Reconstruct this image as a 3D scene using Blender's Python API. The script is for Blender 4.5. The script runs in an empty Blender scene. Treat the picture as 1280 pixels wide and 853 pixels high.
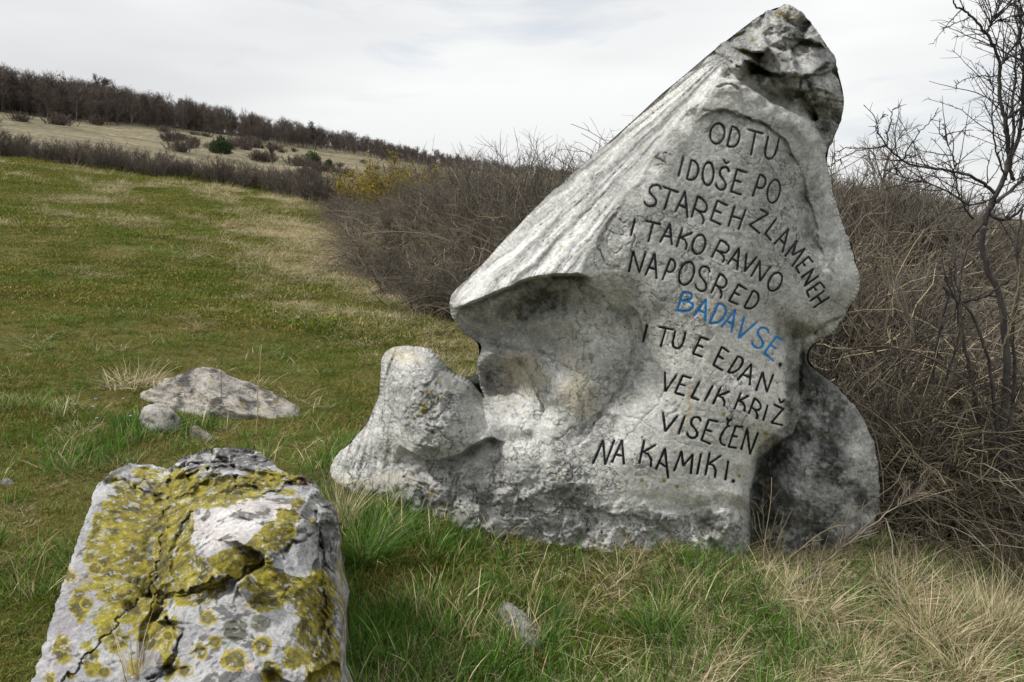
import bpy, math
import numpy as np
from mathutils import Vector

S = bpy.context.scene
C = S.collection
R = math.radians

# ------------------------------------------------------------------ camera
CAM = np.array([0.0, 0.0, 1.65])
PITCH = R(7.8)
F = 995.0
cd = bpy.data.cameras.new('camera')
cam = bpy.data.objects.new('camera', cd)
C.objects.link(cam)
cam.location = CAM
cam.rotation_euler = (R(90) - PITCH, 0, 0)
cd.sensor_width = 36.0
cd.lens = 36.0 * F / 1280.0
cd.clip_start = 0.05
cd.clip_end = 20000
S.camera = cam

# ------------------------------------------------------------------ view, world, sun
S.view_settings.view_transform = 'Standard'
S.view_settings.look = 'None'
S.view_settings.exposure = 0.12
S.view_settings.gamma = 1.0
S.render.engine = 'CYCLES'
S.cycles.max_bounces = 6
S.cycles.diffuse_bounces = 3
S.cycles.transparent_max_bounces = 4

SUN_EL, SUN_AZ = R(50), R(-100)          # azimuth measured from +Y towards +X
sund = np.array([math.sin(SUN_AZ) * math.cos(SUN_EL), math.cos(SUN_AZ) * math.cos(SUN_EL), math.sin(SUN_EL)])
ld = bpy.data.lights.new('sun', 'SUN')
ld.energy = 3.5
ld.angle = R(7)
ld.color = (1.0, 0.97, 0.92)
lo = bpy.data.objects.new('sun', ld)
C.objects.link(lo)
lo.rotation_euler = Vector(-sund).to_track_quat('-Z', 'Y').to_euler()

W = bpy.data.worlds.new('World')
S.world = W
W.use_nodes = True
nt = W.node_tree
nt.nodes.clear()


def nd(nt, t, loc=(0, 0), **kw):
    n = nt.nodes.new(t)
    for k, v in kw.items():
        setattr(n, k, v)
    return n


out = nd(nt, 'ShaderNodeOutputWorld')
bg = nd(nt, 'ShaderNodeBackground')
bg.inputs['Strength'].default_value = 0.10
sky = nd(nt, 'ShaderNodeTexSky', sky_type='NISHITA', sun_disc=False)
sky.sun_elevation = SUN_EL
sky.sun_rotation = SUN_AZ
tc = nd(nt, 'ShaderNodeTexCoord')
mp = nd(nt, 'ShaderNodeMapping')
mp.inputs['Scale'].default_value = (1.0, 1.0, 4.5)
n1 = nd(nt, 'ShaderNodeTexNoise')
n1.inputs['Scale'].default_value = 2.6
n1.inputs['Detail'].default_value = 7
n1.inputs['Roughness'].default_value = 0.55
n1.inputs['Distortion'].default_value = 0.4
r1 = nd(nt, 'ShaderNodeValToRGB')
r1.color_ramp.elements[0].position = 0.30
r1.color_ramp.elements[0].color = (0.62, 0.62, 0.62, 1)
r1.color_ramp.elements[1].position = 0.46
r1.color_ramp.elements[1].color = (1, 1, 1, 1)
n2 = nd(nt, 'ShaderNodeTexNoise')
n2.inputs['Scale'].default_value = 1.15
n2.inputs['Detail'].default_value = 4
r2 = nd(nt, 'ShaderNodeValToRGB')          # cloud brightness
r2.color_ramp.elements[0].position = 0.35
r2.color_ramp.elements[0].color = (5.3, 5.4, 5.5, 1)
r2.color_ramp.elements[1].position = 0.62
r2.color_ramp.elements[1].color = (7.65, 7.72, 7.74, 1)
mx = nd(nt, 'ShaderNodeMix', data_type='RGBA')
nt.links.new(tc.outputs['Generated'], mp.inputs['Vector'])
nt.links.new(mp.outputs['Vector'], n1.inputs['Vector'])
nt.links.new(mp.outputs['Vector'], n2.inputs['Vector'])
nt.links.new(n1.outputs['Fac'], r1.inputs['Fac'])
nt.links.new(n2.outputs['Fac'], r2.inputs['Fac'])
nt.links.new(r1.outputs['Color'], mx.inputs['Factor'])
nt.links.new(sky.outputs['Color'], mx.inputs['A'])
nt.links.new(r2.outputs['Color'], mx.inputs['B'])
sx = nd(nt, 'ShaderNodeSeparateXYZ')          # an overcast sky grows brighter towards the zenith
nt.links.new(tc.outputs['Generated'], sx.inputs[0])
zr = nd(nt, 'ShaderNodeMapRange')
zr.inputs['From Min'].default_value = 0.0
zr.inputs['From Max'].default_value = 1.0
zr.inputs['To Min'].default_value = 0.97
zr.inputs['To Max'].default_value = 2.1
nt.links.new(sx.outputs['Z'], zr.inputs['Value'])
vs = nd(nt, 'ShaderNodeVectorMath', operation='SCALE')
nt.links.new(mx.outputs['Result'], vs.inputs[0])
nt.links.new(zr.outputs['Result'], vs.inputs['Scale'])
nt.links.new(vs.outputs[0], bg.inputs['Color'])
nt.links.new(bg.outputs['Background'], out.inputs['Surface'])

# ------------------------------------------------------------------ numeric helpers
_T3 = np.random.default_rng(1234).uniform(-1, 1, 64 ** 3).astype(np.float32)


def vn(P, freq, seed=0):
    """smooth value noise in [-1,1]; P (...,3); a flat P (z = 0) takes the quick 2-D path"""
    P = np.asarray(P, float)
    flat = P.size > 30 and not P[..., 2].any()
    off = (seed * 17.37 % 61.0) + 640.0
    nd_ = 2 if flat else 3
    I, Fr = [], []
    for k in range(nd_):
        q = P[..., k] * freq + off * (1 + .37 * k)
        i = np.floor(q)
        f = (q - i).astype(np.float32)
        I.append(i.astype(np.int64) & 63)
        Fr.append(f * f * (3 - 2 * f))
    z0 = (I[2] if not flat else (seed * 7 + 3) % 64) * 4096
    z1 = None if flat else ((I[2] + 1) & 63) * 4096
    x0, x1 = I[0], (I[0] + 1) & 63
    y0, y1 = I[1] * 64, ((I[1] + 1) & 63) * 64
    fx, fy = Fr[0], Fr[1]

    def layer(z):
        a = _T3[x0 + y0 + z]
        a = a + (_T3[x1 + y0 + z] - a) * fx
        b = _T3[x0 + y1 + z]
        b = b + (_T3[x1 + y1 + z] - b) * fx
        return a + (b - a) * fy
    r0 = layer(z0)
    if flat:
        return r0.astype(float)
    return (r0 + (layer(z1) - r0) * Fr[2]).astype(float)


def fbm(P, freq, octv=4, seed=0, gain=0.5):
    a, s, t = 1.0, 0.0, 0.0
    for o in range(octv):
        s = s + a * vn(P, freq * 2.03 ** o, seed + o * 7)
        t += a
        a *= gain
    return s / t


def ridged(P, freq, octv=3, seed=0):
    a, s, t = 1.0, 0.0, 0.0
    for o in range(octv):
        s = s + a * (1 - 2 * np.abs(vn(P, freq * 2.1 ** o, seed + o * 5)))
        t += a
        a *= 0.5
    return s / t


def sst(a, b, x):
    t = np.clip((x - a) / (b - a), 0, 1)
    return t * t * (3 - 2 * t)


def lerp(a, b, t):
    return a + (b - a) * t


def ray(px, py):
    """direction with Y = 1 through photo pixel"""
    x = (np.asarray(px, float) - 640) / F
    y = -(np.asarray(py, float) - 426.5) / F
    c, s = math.cos(PITCH), math.sin(PITCH)
    Yw = c + y * s
    Zw = -s + y * c
    return np.stack([x / Yw, np.ones_like(x), Zw / Yw], -1)


def at(px, py, Y):
    return CAM + ray(px, py) * np.asarray(Y, float)[..., None]


def ez(py):
    return np.tan(np.arctan((426.5 - np.asarray(py, float)) / F) - PITCH)


# ------------------------------------------------------------------ terrain height
TPX = np.array([-400, 0, 187, 337, 562, 700, 900, 1280, 1700.])
T1 = ez(np.array([118, 134, 151, 170, 205, 222, 260, 285, 290.]))
T0 = ez(np.array([170, 182, 212, 240, 262, 275, 290, 300, 300.]))
RIDGE = 230.0
_c = np.array([(400, 600, 4.30), (430, 606, 4.2), (500, 632, 4.10), (600, 664, 4.04), (700, 678, 3.97), (850, 680, 3.95), (950, 690, 4.15), (1070, 692, 4.25), (1130, 692, 4.4)])
_X = (_c[:, 0] - 640) / F * _c[:, 2] / (math.cos(PITCH) + (-(_c[:, 1] - 426.5) / F) * math.sin(PITCH))
MX = _X
MZ = 1.65 + _c[:, 2] * ez(_c[:, 1]) - (-0.05 + np.where(_c[:, 2] < 4.2, 0.02 * (_c[:, 2] - 4.2), 0.083 * (_c[:, 2] - 4.2)) - 0.13 * _X)
print('foot of stone, ground correction', MZ.round(3))


def height(X, Y, micro=True):
    X = np.asarray(X, float)
    Y = np.asarray(Y, float)
    r = np.hypot(X, Y)
    Xc = np.where(X > 2, 2 + 1.4 * (1 - np.exp(-(X - 2) / 1.4)), X)
    Xc = np.where(X < -24, -24 - 8 * (1 - np.exp((X + 24) / 8)), Xc)
    near = -0.05 + np.where(Y < 4.2, 0.02 * np.maximum(Y - 4.2, -6), 0.083 * (Y - 4.2)) - 0.13 * Xc
    near = near + 0.95 * sst(5.6, 11, Y) * sst(0.8, 3.0, X) * (1 - .45 * sst(.48, .66, X / np.maximum(Y, 1)))
    # the turf laps up round the foot of the carved stone
    tgt = np.interp(X, MX, MZ)
    wm = np.exp(-((Y - 4.15) / 0.85) ** 2 * 1.0) * sst(-2.3, -1.0, X) * sst(3.2, 2.0, X)
    near = near + wm * tgt
    Ye = np.maximum(Y, 0.35 * r)
    px = 640 + F * X / Ye
    e1 = np.interp(px, TPX, T1)
    e0 = np.interp(px, TPX, T0)
    s = np.clip((r - 55) / (RIDGE - 55), 0, 1) ** 0.75
    Yr = np.minimum(Ye, RIDGE * Ye / np.maximum(r, 1e-6))
    far = 1.65 + Yr * (e0 + (e1 - e0) * s)
    far = far - 0.00002 * np.maximum(r - RIDGE - 60, 0) ** 1.0 * 1500
    far = np.maximum(far, -40)
    w = sst(29, 56, r)
    w = np.where(Y < 0, w * 0.0 + sst(29, 80, r), w)
    far = np.where(Y < 0, near * 0 - 4.0 - 0.02 * r, far)
    near = np.where(r > 80, 0, near)
    z = near * (1 - w) + far * w
    if micro:
        P = np.stack([X, Y, 0 * X], -1)
        z = z + 0.045 * fbm(P, 0.9, 3, 3) * sst(0.5, 3, r) + 0.07 * fbm(P, 0.45, 3, 4) * sst(6, 12, r) + 0.018 * fbm(P, 4.0, 2, 9) * (1 - sst(12, 20, r))
        z = z + sst(35, 90, r) * 0.8 * fbm(P, 0.045, 4, 21)
    return z


def ground_at(px, py):
    """where the ray through the photo pixel meets the ground"""
    d = ray(np.array([px]), np.array([py]))[0]
    lo_, hi_ = 1.0, None
    Yp = 1.0
    for Yv in np.concatenate([np.arange(1.0, 40, 0.1), np.arange(40, 600, 1.0)]):
        p = CAM + d * Yv
        if p[2] < height(p[0], p[1], False):
            hi_ = Yv
            break
        Yp = Yv
    if hi_ is None:
        hi_ = 600
    lo_ = Yp
    for _ in range(20):
        m = (lo_ + hi_) / 2
        p = CAM + d * m
        if p[2] < height(p[0], p[1], False):
            hi_ = m
        else:
            lo_ = m
    p = CAM + d * hi_
    return np.array([p[0], p[1], float(height(p[0], p[1]))])


# ------------------------------------------------------------------ object helpers
def mesh_from(name, V, Fq, mat=None, smooth=True, attrs=None):
    """Fq: list of (n,3) / (n,4) int arrays"""
    V = np.asarray(V, np.float32)
    fs = [np.asarray(f, np.int32) for f in (Fq if isinstance(Fq, list) else [Fq]) if len(f)]
    loops = np.concatenate([f.ravel() for f in fs])
    sizes = np.concatenate([np.full(len(f), f.shape[1], np.int32) for f in fs])
    starts = np.concatenate([[0], np.cumsum(sizes)[:-1]]).astype(np.int32)
    me = bpy.data.meshes.new(name)
    me.vertices.add(len(V))
    me.vertices.foreach_set('co', V.ravel())
    me.loops.add(len(loops))
    me.loops.foreach_set('vertex_index', loops)
    me.polygons.add(len(sizes))
    me.polygons.foreach_set('loop_start', starts)
    me.polygons.foreach_set('loop_total', sizes)
    me.polygons.foreach_set('use_smooth', np.full(len(sizes), smooth, bool))
    for k, a in (attrs or {}).items():
        a = np.asarray(a, np.float32)
        if a.ndim == 1:
            at_ = me.attributes.new(k, 'FLOAT', 'POINT')
            at_.data.foreach_set('value', a)
        elif a.shape[1] == 3:
            at_ = me.attributes.new(k, 'FLOAT_VECTOR', 'POINT')
            at_.data.foreach_set('vector', a.ravel())
    me.update(calc_edges=True)
    me.validate()
    if mat:
        me.materials.append(mat)
    return me


def link(name, me, parent=None, loc=None):
    o = bpy.data.objects.new(name, me)
    C.objects.link(o)
    if parent:
        o.parent = parent
    if loc is not None:
        o.location = loc
    return o


def tag(o, label=None, cat=None, group=None, kind=None):
    for k, v in (('label', label), ('category', cat), ('group', group), ('kind', kind)):
        if v:
            o[k] = v
    return o


def empty(name, loc=(0, 0, 0)):
    o = bpy.data.objects.new(name, None)
    o.empty_display_size = 0.2
    C.objects.link(o)
    o.location = loc
    return o


# ------------------------------------------------------------------ materials
def new_mat(name):
    m = bpy.data.materials.new(name)
    m.use_nodes = True
    m.node_tree.nodes.clear()
    return m, m.node_tree


def bsdf(nt, rough=0.85, spec=0.25):
    b = nd(nt, 'ShaderNodeBsdfPrincipled')
    b.inputs['Roughness'].default_value = rough
    b.inputs['Specular IOR Level'].default_value = spec
    o = nd(nt, 'ShaderNodeOutputMaterial')
    nt.links.new(b.outputs[0], o.inputs['Surface'])
    return b


def noise(nt, scale, detail=4, rough=0.55, vec=None, dist=0.0):
    n = nd(nt, 'ShaderNodeTexNoise')
    n.inputs['Scale'].default_value = scale
    n.inputs['Detail'].default_value = detail
    n.inputs['Roughness'].default_value = rough
    n.inputs['Distortion'].default_value = dist
    if vec is not None:
        nt.links.new(vec, n.inputs['Vector'])
    return n.outputs['Fac']


def ramp(nt, fac, stops):
    r = nd(nt, 'ShaderNodeValToRGB')
    e = r.color_ramp.elements
    while len(e) < len(stops):
        e.new(0.5)
    for el, (p, c) in zip(e, stops):
        el.position = p
        el.color = (c[0], c[1], c[2], 1) if not np.isscalar(c) else (c, c, c, 1)
    nt.links.new(fac, r.inputs['Fac'])
    return r.outputs['Color']


def mixc(nt, f, a, b, blend='MIX'):
    m = nd(nt, 'ShaderNodeMix', data_type='RGBA', blend_type=blend)
    for s, v in (('Factor', f), ('A', a), ('B', b)):
        inp = m.inputs[s]
        if hasattr(v, 'is_output') or hasattr(v, 'links'):
            nt.links.new(v, inp)
        elif np.isscalar(v):
            inp.default_value = v
        else:
            inp.default_value = (v[0], v[1], v[2], 1)
    return m.outputs['Result']


def math_(nt, op, a, b=0.0):
    m = nd(nt, 'ShaderNodeMath', operation=op)
    for i, v in enumerate((a, b)):
        if np.isscalar(v):
            m.inputs[i].default_value = v
        else:
            nt.links.new(v, m.inputs[i])
    return m.outputs[0]


def attr(nt, name, typ='GEOMETRY'):
    a = nd(nt, 'ShaderNodeAttribute', attribute_name=name, attribute_type=typ)
    return a


def geo_pos(nt):
    return nd(nt, 'ShaderNodeNewGeometry').outputs['Position']


def bump(nt, b, h, strength, dist):
    n = nd(nt, 'ShaderNodeBump')
    n.inputs['Strength'].default_value = strength
    n.inputs['Distance'].default_value = dist
    nt.links.new(h, n.inputs['Height'])
    nt.links.new(n.outputs['Normal'], b.inputs['Normal'])


def scaled(nt, vec, sc):
    m = nd(nt, 'ShaderNodeMapping')
    m.inputs['Scale'].default_value = sc
    nt.links.new(vec, m.inputs['Vector'])
    return m.outputs['Vector']


# ground
def ground_material():
    m, t = new_mat('ground_turf')
    b = bsdf(t, 0.95, 0.1)
    P = geo_pos(t)
    big = noise(t, 0.55, 5, 0.6, P)
    mid = noise(t, 3.2, 6, 0.65, P)
    fine = noise(t, 30, 5, 0.7, P)
    green = ramp(t, fine, [(0.3, (0.025, 0.032, 0.010)), (0.55, (0.075, 0.088, 0.018)), (0.75, (0.15, 0.15, 0.035))])
    dry = ramp(t, fine, [(0.3, (0.05, 0.036, 0.015)), (0.55, (0.13, 0.10, 0.035)), (0.78, (0.25, 0.20, 0.09))])
    f = ramp(t, math_(t, 'ADD', math_(t, 'MULTIPLY', big, 0.6), math_(t, 'MULTIPLY', mid, 0.4)), [(0.44, 0.0), (0.6, 1.0)])
    lawn = mixc(t, f, green, dry)
    hb = noise(t, 0.06, 7, 0.7, scaled(t, P, (1, 2.2, 1)))
    hf = noise(t, 0.9, 6, 0.7, P)
    mead = ramp(t, hf, [(0.30, (0.075, 0.062, 0.038)), (0.5, (0.17, 0.145, 0.092)), (0.70, (0.30, 0.26, 0.17))])
    dark = ramp(t, hf, [(0.3, (0.05, 0.045, 0.03)), (0.7, (0.13, 0.12, 0.07))])
    mead = mixc(t, ramp(t, hb, [(0.46, 0.0), (0.60, 0.85)]), mead, dark)
    wood = attr(t, 'wood').outputs['Fac']
    mead = mixc(t, wood, mead, (0.035, 0.028, 0.022))
    col = mixc(t, attr(t, 'meadow').outputs['Fac'], lawn, mead)
    # leaf litter under the scrub
    col = mixc(t, attr(t, 'litter').outputs['Fac'], col, ramp(t, fine, [(0.3, (0.03, 0.023, 0.015)), (0.75, (0.12, 0.095, 0.06))]))
    t.links.new(col, b.inputs['Base Color'])
    bump(t, b, fine, 0.8, 0.03)
    return m


def blade_material(name, g0, g1, d0, d1, bias, patch=0.5):
    """grass blades: green or straw by a patchy field in the world and a value per blade"""
    m, t = new_mat(name)
    P = geo_pos(t)
    big = noise(t, patch, 5, 0.62, P)
    mid = noise(t, patch * 5, 4, 0.6, P)
    h = attr(t, 'hue').outputs['Fac']
    v = attr(t, 'val').outputs['Fac']
    along = attr(t, 'along').outputs['Fac']
    green = mixc(t, v, g0, g1)
    dry = mixc(t, v, d0, d1)
    f = math_(t, 'ADD', math_(t, 'MULTIPLY', big, 1.5), math_(t, 'MULTIPLY', mid, 0.8))
    f = math_(t, 'ADD', f, math_(t, 'MULTIPLY', h, 0.85))
    f = math_(t, 'ADD', f, bias - 1.55)
    rr = nd(t, 'ShaderNodeMapRange')
    rr.inputs['From Min'].default_value = -0.1
    rr.inputs['From Max'].default_value = 0.12
    t.links.new(f, rr.inputs['Value'])
    col = mixc(t, rr.outputs['Result'], green, dry)
    root = ramp(t, along, [(0.0, 0.5), (0.4, 0.0)])
    col = mixc(t, root, col, (0.09, 0.08, 0.025))
    dif = nd(t, 'ShaderNodeBsdfDiffuse')
    tr = nd(t, 'ShaderNodeBsdfTranslucent')
    t.links.new(col, dif.inputs['Color'])
    t.links.new(col, tr.inputs['Color'])
    ms = nd(t, 'ShaderNodeMixShader')
    ms.inputs[0].default_value = 0.25
    t.links.new(dif.outputs[0], ms.inputs[1])
    t.links.new(tr.outputs[0], ms.inputs[2])
    gl = nd(t, 'ShaderNodeBsdfGlossy')
    gl.inputs['Roughness'].default_value = 0.45
    gl.inputs['Color'].default_value = (0.8, 0.85, 0.8, 1)
    m2 = nd(t, 'ShaderNodeMixShader')
    m2.inputs[0].default_value = 0.02
    t.links.new(ms.outputs[0], m2.inputs[1])
    t.links.new(gl.outputs[0], m2.inputs[2])
    o = nd(t, 'ShaderNodeOutputMaterial')
    t.links.new(m2.outputs[0], o.inputs['Surface'])
    return m


def bark_material(name, c0, c1, c2=None, scale=6.0):
    m, t = new_mat(name)
    b = bsdf(t, 0.85, 0.2)
    P = geo_pos(t)
    n = noise(t, scale, 5, 0.7, P)
    v = attr(t, 'val').outputs['Fac']
    a = mixc(t, v, c0, c1)
    col = mixc(t, ramp(t, n, [(0.45, 0.0), (0.7, 0.8)]), a, c2 or c1)
    t.links.new(col, b.inputs['Base Color'])
    return m


def stone_material(name, crack_col=(0.035, 0.032, 0.028), crack_scale=5.0, speck=True):
    """uses vertex attributes: col (albedo), crack (0..1 how cracked), rough (0..1 grain)"""
    m, t = new_mat(name)
    b = bsdf(t, 0.72, 0.3)
    P = geo_pos(t)
    base = attr(t, 'col').outputs['Color']
    fine = noise(t, 70, 6, 0.7, P)
    med = noise(t, 14, 6, 0.7, P)
    k = ramp(t, fine, [(0.28, 0.55), (0.5, 1.0), (0.75, 1.28)])
    col = mixc(t, 1.0, base, k, 'MULTIPLY')
    k2 = ramp(t, med, [(0.3, 0.78), (0.52, 1.0), (0.75, 1.12)])
    col = mixc(t, 1.0, col, k2, 'MULTIPLY')
    # cracks: distorted cell borders
    wn = nd(t, 'ShaderNodeTexNoise')
    wn.inputs['Scale'].default_value = 9
    wn.inputs['Detail'].default_value = 5
    wn.inputs['Roughness'].default_value = 0.6
    t.links.new(P, wn.inputs['Vector'])
    vm = nd(t, 'ShaderNodeVectorMath', operation='MULTIPLY_ADD')
    t.links.new(wn.outputs['Color'], vm.inputs[0])
    vm.inputs[1].default_value = (0.30, 0.30, 0.30)
    t.links.new(attr(t, 'flow').outputs['Vector'], vm.inputs[2])
    crs = []
    for sc, wdt in ((crack_scale, 0.005), (crack_scale * 2.7, 0.009)):
        vo = nd(t, 'ShaderNodeTexVoronoi', feature='DISTANCE_TO_EDGE')
        vo.inputs['Scale'].default_value = sc
        t.links.new(vm.outputs[0], vo.inputs['Vector'])
        crs.append(ramp(t, vo.outputs['Distance'], [(0.0, 1.0), (wdt, 0.7), (wdt * 2.6, 0.0)]))
    gate = ramp(t, noise(t, 4.0, 3, 0.5, P), [(0.42, 0.0), (0.55, 1.0)])
    c2 = mixc(t, 1.0, crs[1], gate, 'MULTIPLY')
    cr = mixc(t, 1.0, crs[0], c2, 'LIGHTEN')
    cr = mixc(t, 1.0, cr, attr(t, 'crack').outputs['Fac'], 'MULTIPLY')
    col = mixc(t, cr, col, crack_col)
    if speck:
        # tiny dark pits and pale flecks
        vo = nd(t, 'ShaderNodeTexVoronoi')
        vo.inputs['Scale'].default_value = 26
        t.links.new(P, vo.inputs['Vector'])
        pit = ramp(t, vo.outputs['Distance'], [(0.10, 0.85), (0.17, 0.0)])
        sel = nd(t, 'ShaderNodeSeparateColor')
        t.links.new(vo.outputs['Color'], sel.inputs[0])
        pit = mixc(t, 1.0, pit, ramp(t, sel.outputs[0], [(0.86, 0.0), (0.9, 1.0)]), 'MULTIPLY')
        col = mixc(t, pit, col, (0.05, 0.045, 0.035))
    t.links.new(col, b.inputs['Base Color'])
    # relief
    rg = attr(t, 'rough').outputs['Fac']
    h = mixc(t, 0.5, fine, noise(t, 28, 8, 0.75, P))
    h = mixc(t, 1.0, h, rg, 'MULTIPLY')
    h = mixc(t, cr, h, (0, 0, 0))
    bump(t, b, h, 1.0, 0.03)
    return m


def simple_mat(name, c, rough=0.8, var=0.25, scale=20):
    m, t = new_mat(name)
    b = bsdf(t, rough, 0.2)
    n = noise(t, scale, 4, 0.6, geo_pos(t))
    a = tuple(x * (1 - var) for x in c)
    e = tuple(min(1, x * (1 + var)) for x in c)
    t.links.new(ramp(t, n, [(0.3, a), (0.7, e)]), b.inputs['Base Color'])
    return m


M_GROUND = ground_material()
M_GRASS = blade_material('short_turf', (0.038, 0.080, 0.004), (0.15, 0.19, 0.013), (0.14, 0.105, 0.025), (0.40, 0.31, 0.10), -0.20, 1.15)
M_LONG = blade_material('long_grass', (0.018, 0.065, 0.006), (0.12, 0.26, 0.025), (0.22, 0.175, 0.08), (0.66, 0.56, 0.32), -0.26, 1.5)
M_DRY = blade_material('straw', (0.06, 0.09, 0.02), (0.12, 0.16, 0.05), (0.26, 0.20, 0.11), (0.74, 0.64, 0.42), 0.42, 0.9)
M_TWIG = bark_material('grey_brown_twig', (0.045, 0.038, 0.033), (0.17, 0.145, 0.12), (0.18, 0.165, 0.12), 3)
M_CANE = bark_material('bramble_cane', (0.036, 0.029, 0.025), (0.27, 0.225, 0.17), (0.13, 0.11, 0.085), 2)
M_DEAD = bark_material('dead_bramble_straw', (0.09, 0.075, 0.045), (0.52, 0.44, 0.29), (0.20, 0.19, 0.09), 2)
M_BARK = bark_material('lichened_thorn_bark', (0.028, 0.023, 0.026), (0.055, 0.046, 0.046), (0.13, 0.125, 0.10), 14)
M_FAR = bark_material('far_twigs', (0.062, 0.052, 0.046), (0.13, 0.105, 0.09), (0.12, 0.088, 0.066), 0.15)
M_HEDGE = bark_material('hedge_twigs', (0.040, 0.032, 0.028), (0.15, 0.12, 0.10), (0.13, 0.11, 0.085), 2)
M_YEL = bark_material('yellow_blossom', (0.22, 0.17, 0.02), (0.42, 0.33, 0.035), (0.14, 0.11, 0.03), 2)
M_JUN = bark_material('juniper_needles', (0.018, 0.032, 0.012), (0.045, 0.07, 0.022), (0.03, 0.05, 0.018), 1)
M_LEAF = bark_material('dark_green_leaf', (0.02, 0.045, 0.012), (0.05, 0.09, 0.02), (0.10, 0.10, 0.02), 4)
M_STONE = stone_material('weathered_limestone', crack_scale=3.6)
M_ROCK = stone_material('lichened_rock', crack_scale=5.0, speck=False)
def paint_mat(name, c, worn):
    m, t = new_mat(name)
    b = bsdf(t, 0.6, 0.25)
    P = geo_pos(t)
    n = noise(t, 34, 6, 0.75, P)
    t.links.new(ramp(t, n, [(0.0, c), (0.60, c), (0.72, worn), (0.8, (0.22, 0.22, 0.21))]), b.inputs['Base Color'])
    bump(t, b, noise(t, 90, 4, 0.7, P), 0.6, 0.004)
    return m


M_BLACK = paint_mat('black_lettering_paint', (0.010, 0.010, 0.012), (0.05, 0.05, 0.05))
M_BLUE = paint_mat('blue_lettering_paint', (0.018, 0.19, 0.50), (0.10, 0.30, 0.48))
M_STALK = simple_mat('dry_stalk', (0.40, 0.32, 0.17), 0.7)
M_PETAL = simple_mat('pale_blue_petal', (0.30, 0.38, 0.75), 0.7)

# ------------------------------------------------------------------ ground sheet
def build_ground():
    a = np.concatenate([np.linspace(-180, -50, 50)[:-1], np.linspace(-50, 50, 501), np.linspace(50, 180, 50)[1:-1]])
    r = np.concatenate([[0.25], np.geomspace(0.6, 30, 210), np.geomspace(30.5, 420, 150)[1:], np.geomspace(460, 9000, 16)])
    A, Rr = np.meshgrid(np.radians(a), r)
    X = np.sin(A) * Rr
    Y = np.cos(A) * Rr
    Z = height(X, Y)
    na, nr = len(a), len(r)
    V = np.stack([X, Y, Z], -1).reshape(-1, 3)
    V = np.concatenate([V, [[0, 0, float(height(0, 0))]]])
    i = np.arange(nr - 1)[:, None] * na
    j = np.arange(na)[None, :]
    jn = (j + 1) % na
    q = np.stack([i + j, i + na + j, i + na + jn, i + jn], -1).reshape(-1, 4)[:, ::-1]
    c = len(V) - 1
    jj = np.arange(na)
    tri = np.stack([np.full(na, c), (jj + 1) % na, jj], -1)[:, ::-1]
    Rf = np.append(Rr.ravel(), 0)
    Xf = np.append(X.ravel(), 0)
    Yf = np.append(Y.ravel(), 0)
    PN = np.stack([Xf, Yf, 0 * Xf], -1)
    mead = sst(28, 36, Rf)
    wood = sst(RIDGE - 22, RIDGE - 8, Rf + 8 * vn(PN, 0.05, 5))
    lit = np.maximum(in_thicket(Xf, Yf), sst(1.25, 1.0, np.hypot((Xf - .55) / 1.55, (Yf - 4.35) / .55)))
    me = mesh_from('ground', V, [q, tri], M_GROUND, True, {'meadow': mead, 'wood': wood, 'litter': lit})
    o = link('ground', me)
    tag(o, kind='structure')


# thicket footprint: left bramble mass and right scrub
def poly_in(X, Y, poly):
    ins = np.zeros(np.shape(X), bool)
    n = len(poly)
    for k in range(n):
        x0, y0 = poly[k]
        x1, y1 = poly[(k + 1) % n]
        c = ((y0 > Y) != (y1 > Y)) & (X < (x1 - x0) * (Y - y0) / (y1 - y0 + 1e-12) + x0)
        ins ^= c
    return ins


LEFT_T = [(-4.6, 20.5), (-3.6, 15.5), (-2.3, 12.0), (-1.2, 10.2), (0.0, 9.2), (1.0, 7.6), (1.6, 6.4), (6, 6.5), (9, 22), (-3, 27)]
RIGHT_T = [(1.85, 5.7), (2.1, 5.0), (2.6, 4.65), (3.2, 4.5), (4.0, 4.4), (7.5, 4.1), (12, 14), (3.5, 16), (1.2, 9)]


def in_thicket(X, Y):
    w = 0.25 * vn(np.stack([X, Y, 0 * X], -1), 1.3, 4)
    return (poly_in(X + w, Y + w, LEFT_T) | poly_in(X + w, Y - w, RIGHT_T)).astype(float)


build_ground()

# ------------------------------------------------------------------ sculpted rock from measured outline and depths
def smooth_closed(pts, n=600, rounds=2):
    p = np.array(pts, float)
    for _ in range(rounds):                       # Chaikin corner cutting
        q = np.roll(p, -1, 0)
        p = np.stack([0.75 * p + 0.25 * q, 0.25 * p + 0.75 * q], 1).reshape(-1, 2)
    d = np.hypot(*(np.roll(p, -1, 0) - p).T)
    s = np.concatenate([[0], np.cumsum(d)])
    pp = np.vstack([p, p[:1]])
    u = np.linspace(0, s[-1], n, endpoint=False)
    return np.stack([np.interp(u, s, pp[:, 0]), np.interp(u, s, pp[:, 1])], -1)


def rbf(ctrl, X, Y, k=0.6):
    c = np.array(ctrl, float)
    d = np.hypot(c[:, None, 0] - c[None, :, 0], c[:, None, 1] - c[None, :, 1])
    n = len(c)
    A = np.zeros((n + 3, n + 3))
    A[:n, :n] = d + np.eye(n) * k
    A[:n, n] = 1
    A[:n, n + 1:] = c[:, :2] / 100
    A[n, :n] = 1
    A[n + 1:, :n] = c[:, :2].T / 100
    w = np.linalg.solve(A, np.append(c[:, 2], [0, 0, 0]))
    res = w[n] + w[n + 1] * X / 100 + w[n + 2] * Y / 100
    for i in range(n):
        res = res + w[i] * np.hypot(X - c[i, 0], Y - c[i, 1])
    return res


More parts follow.
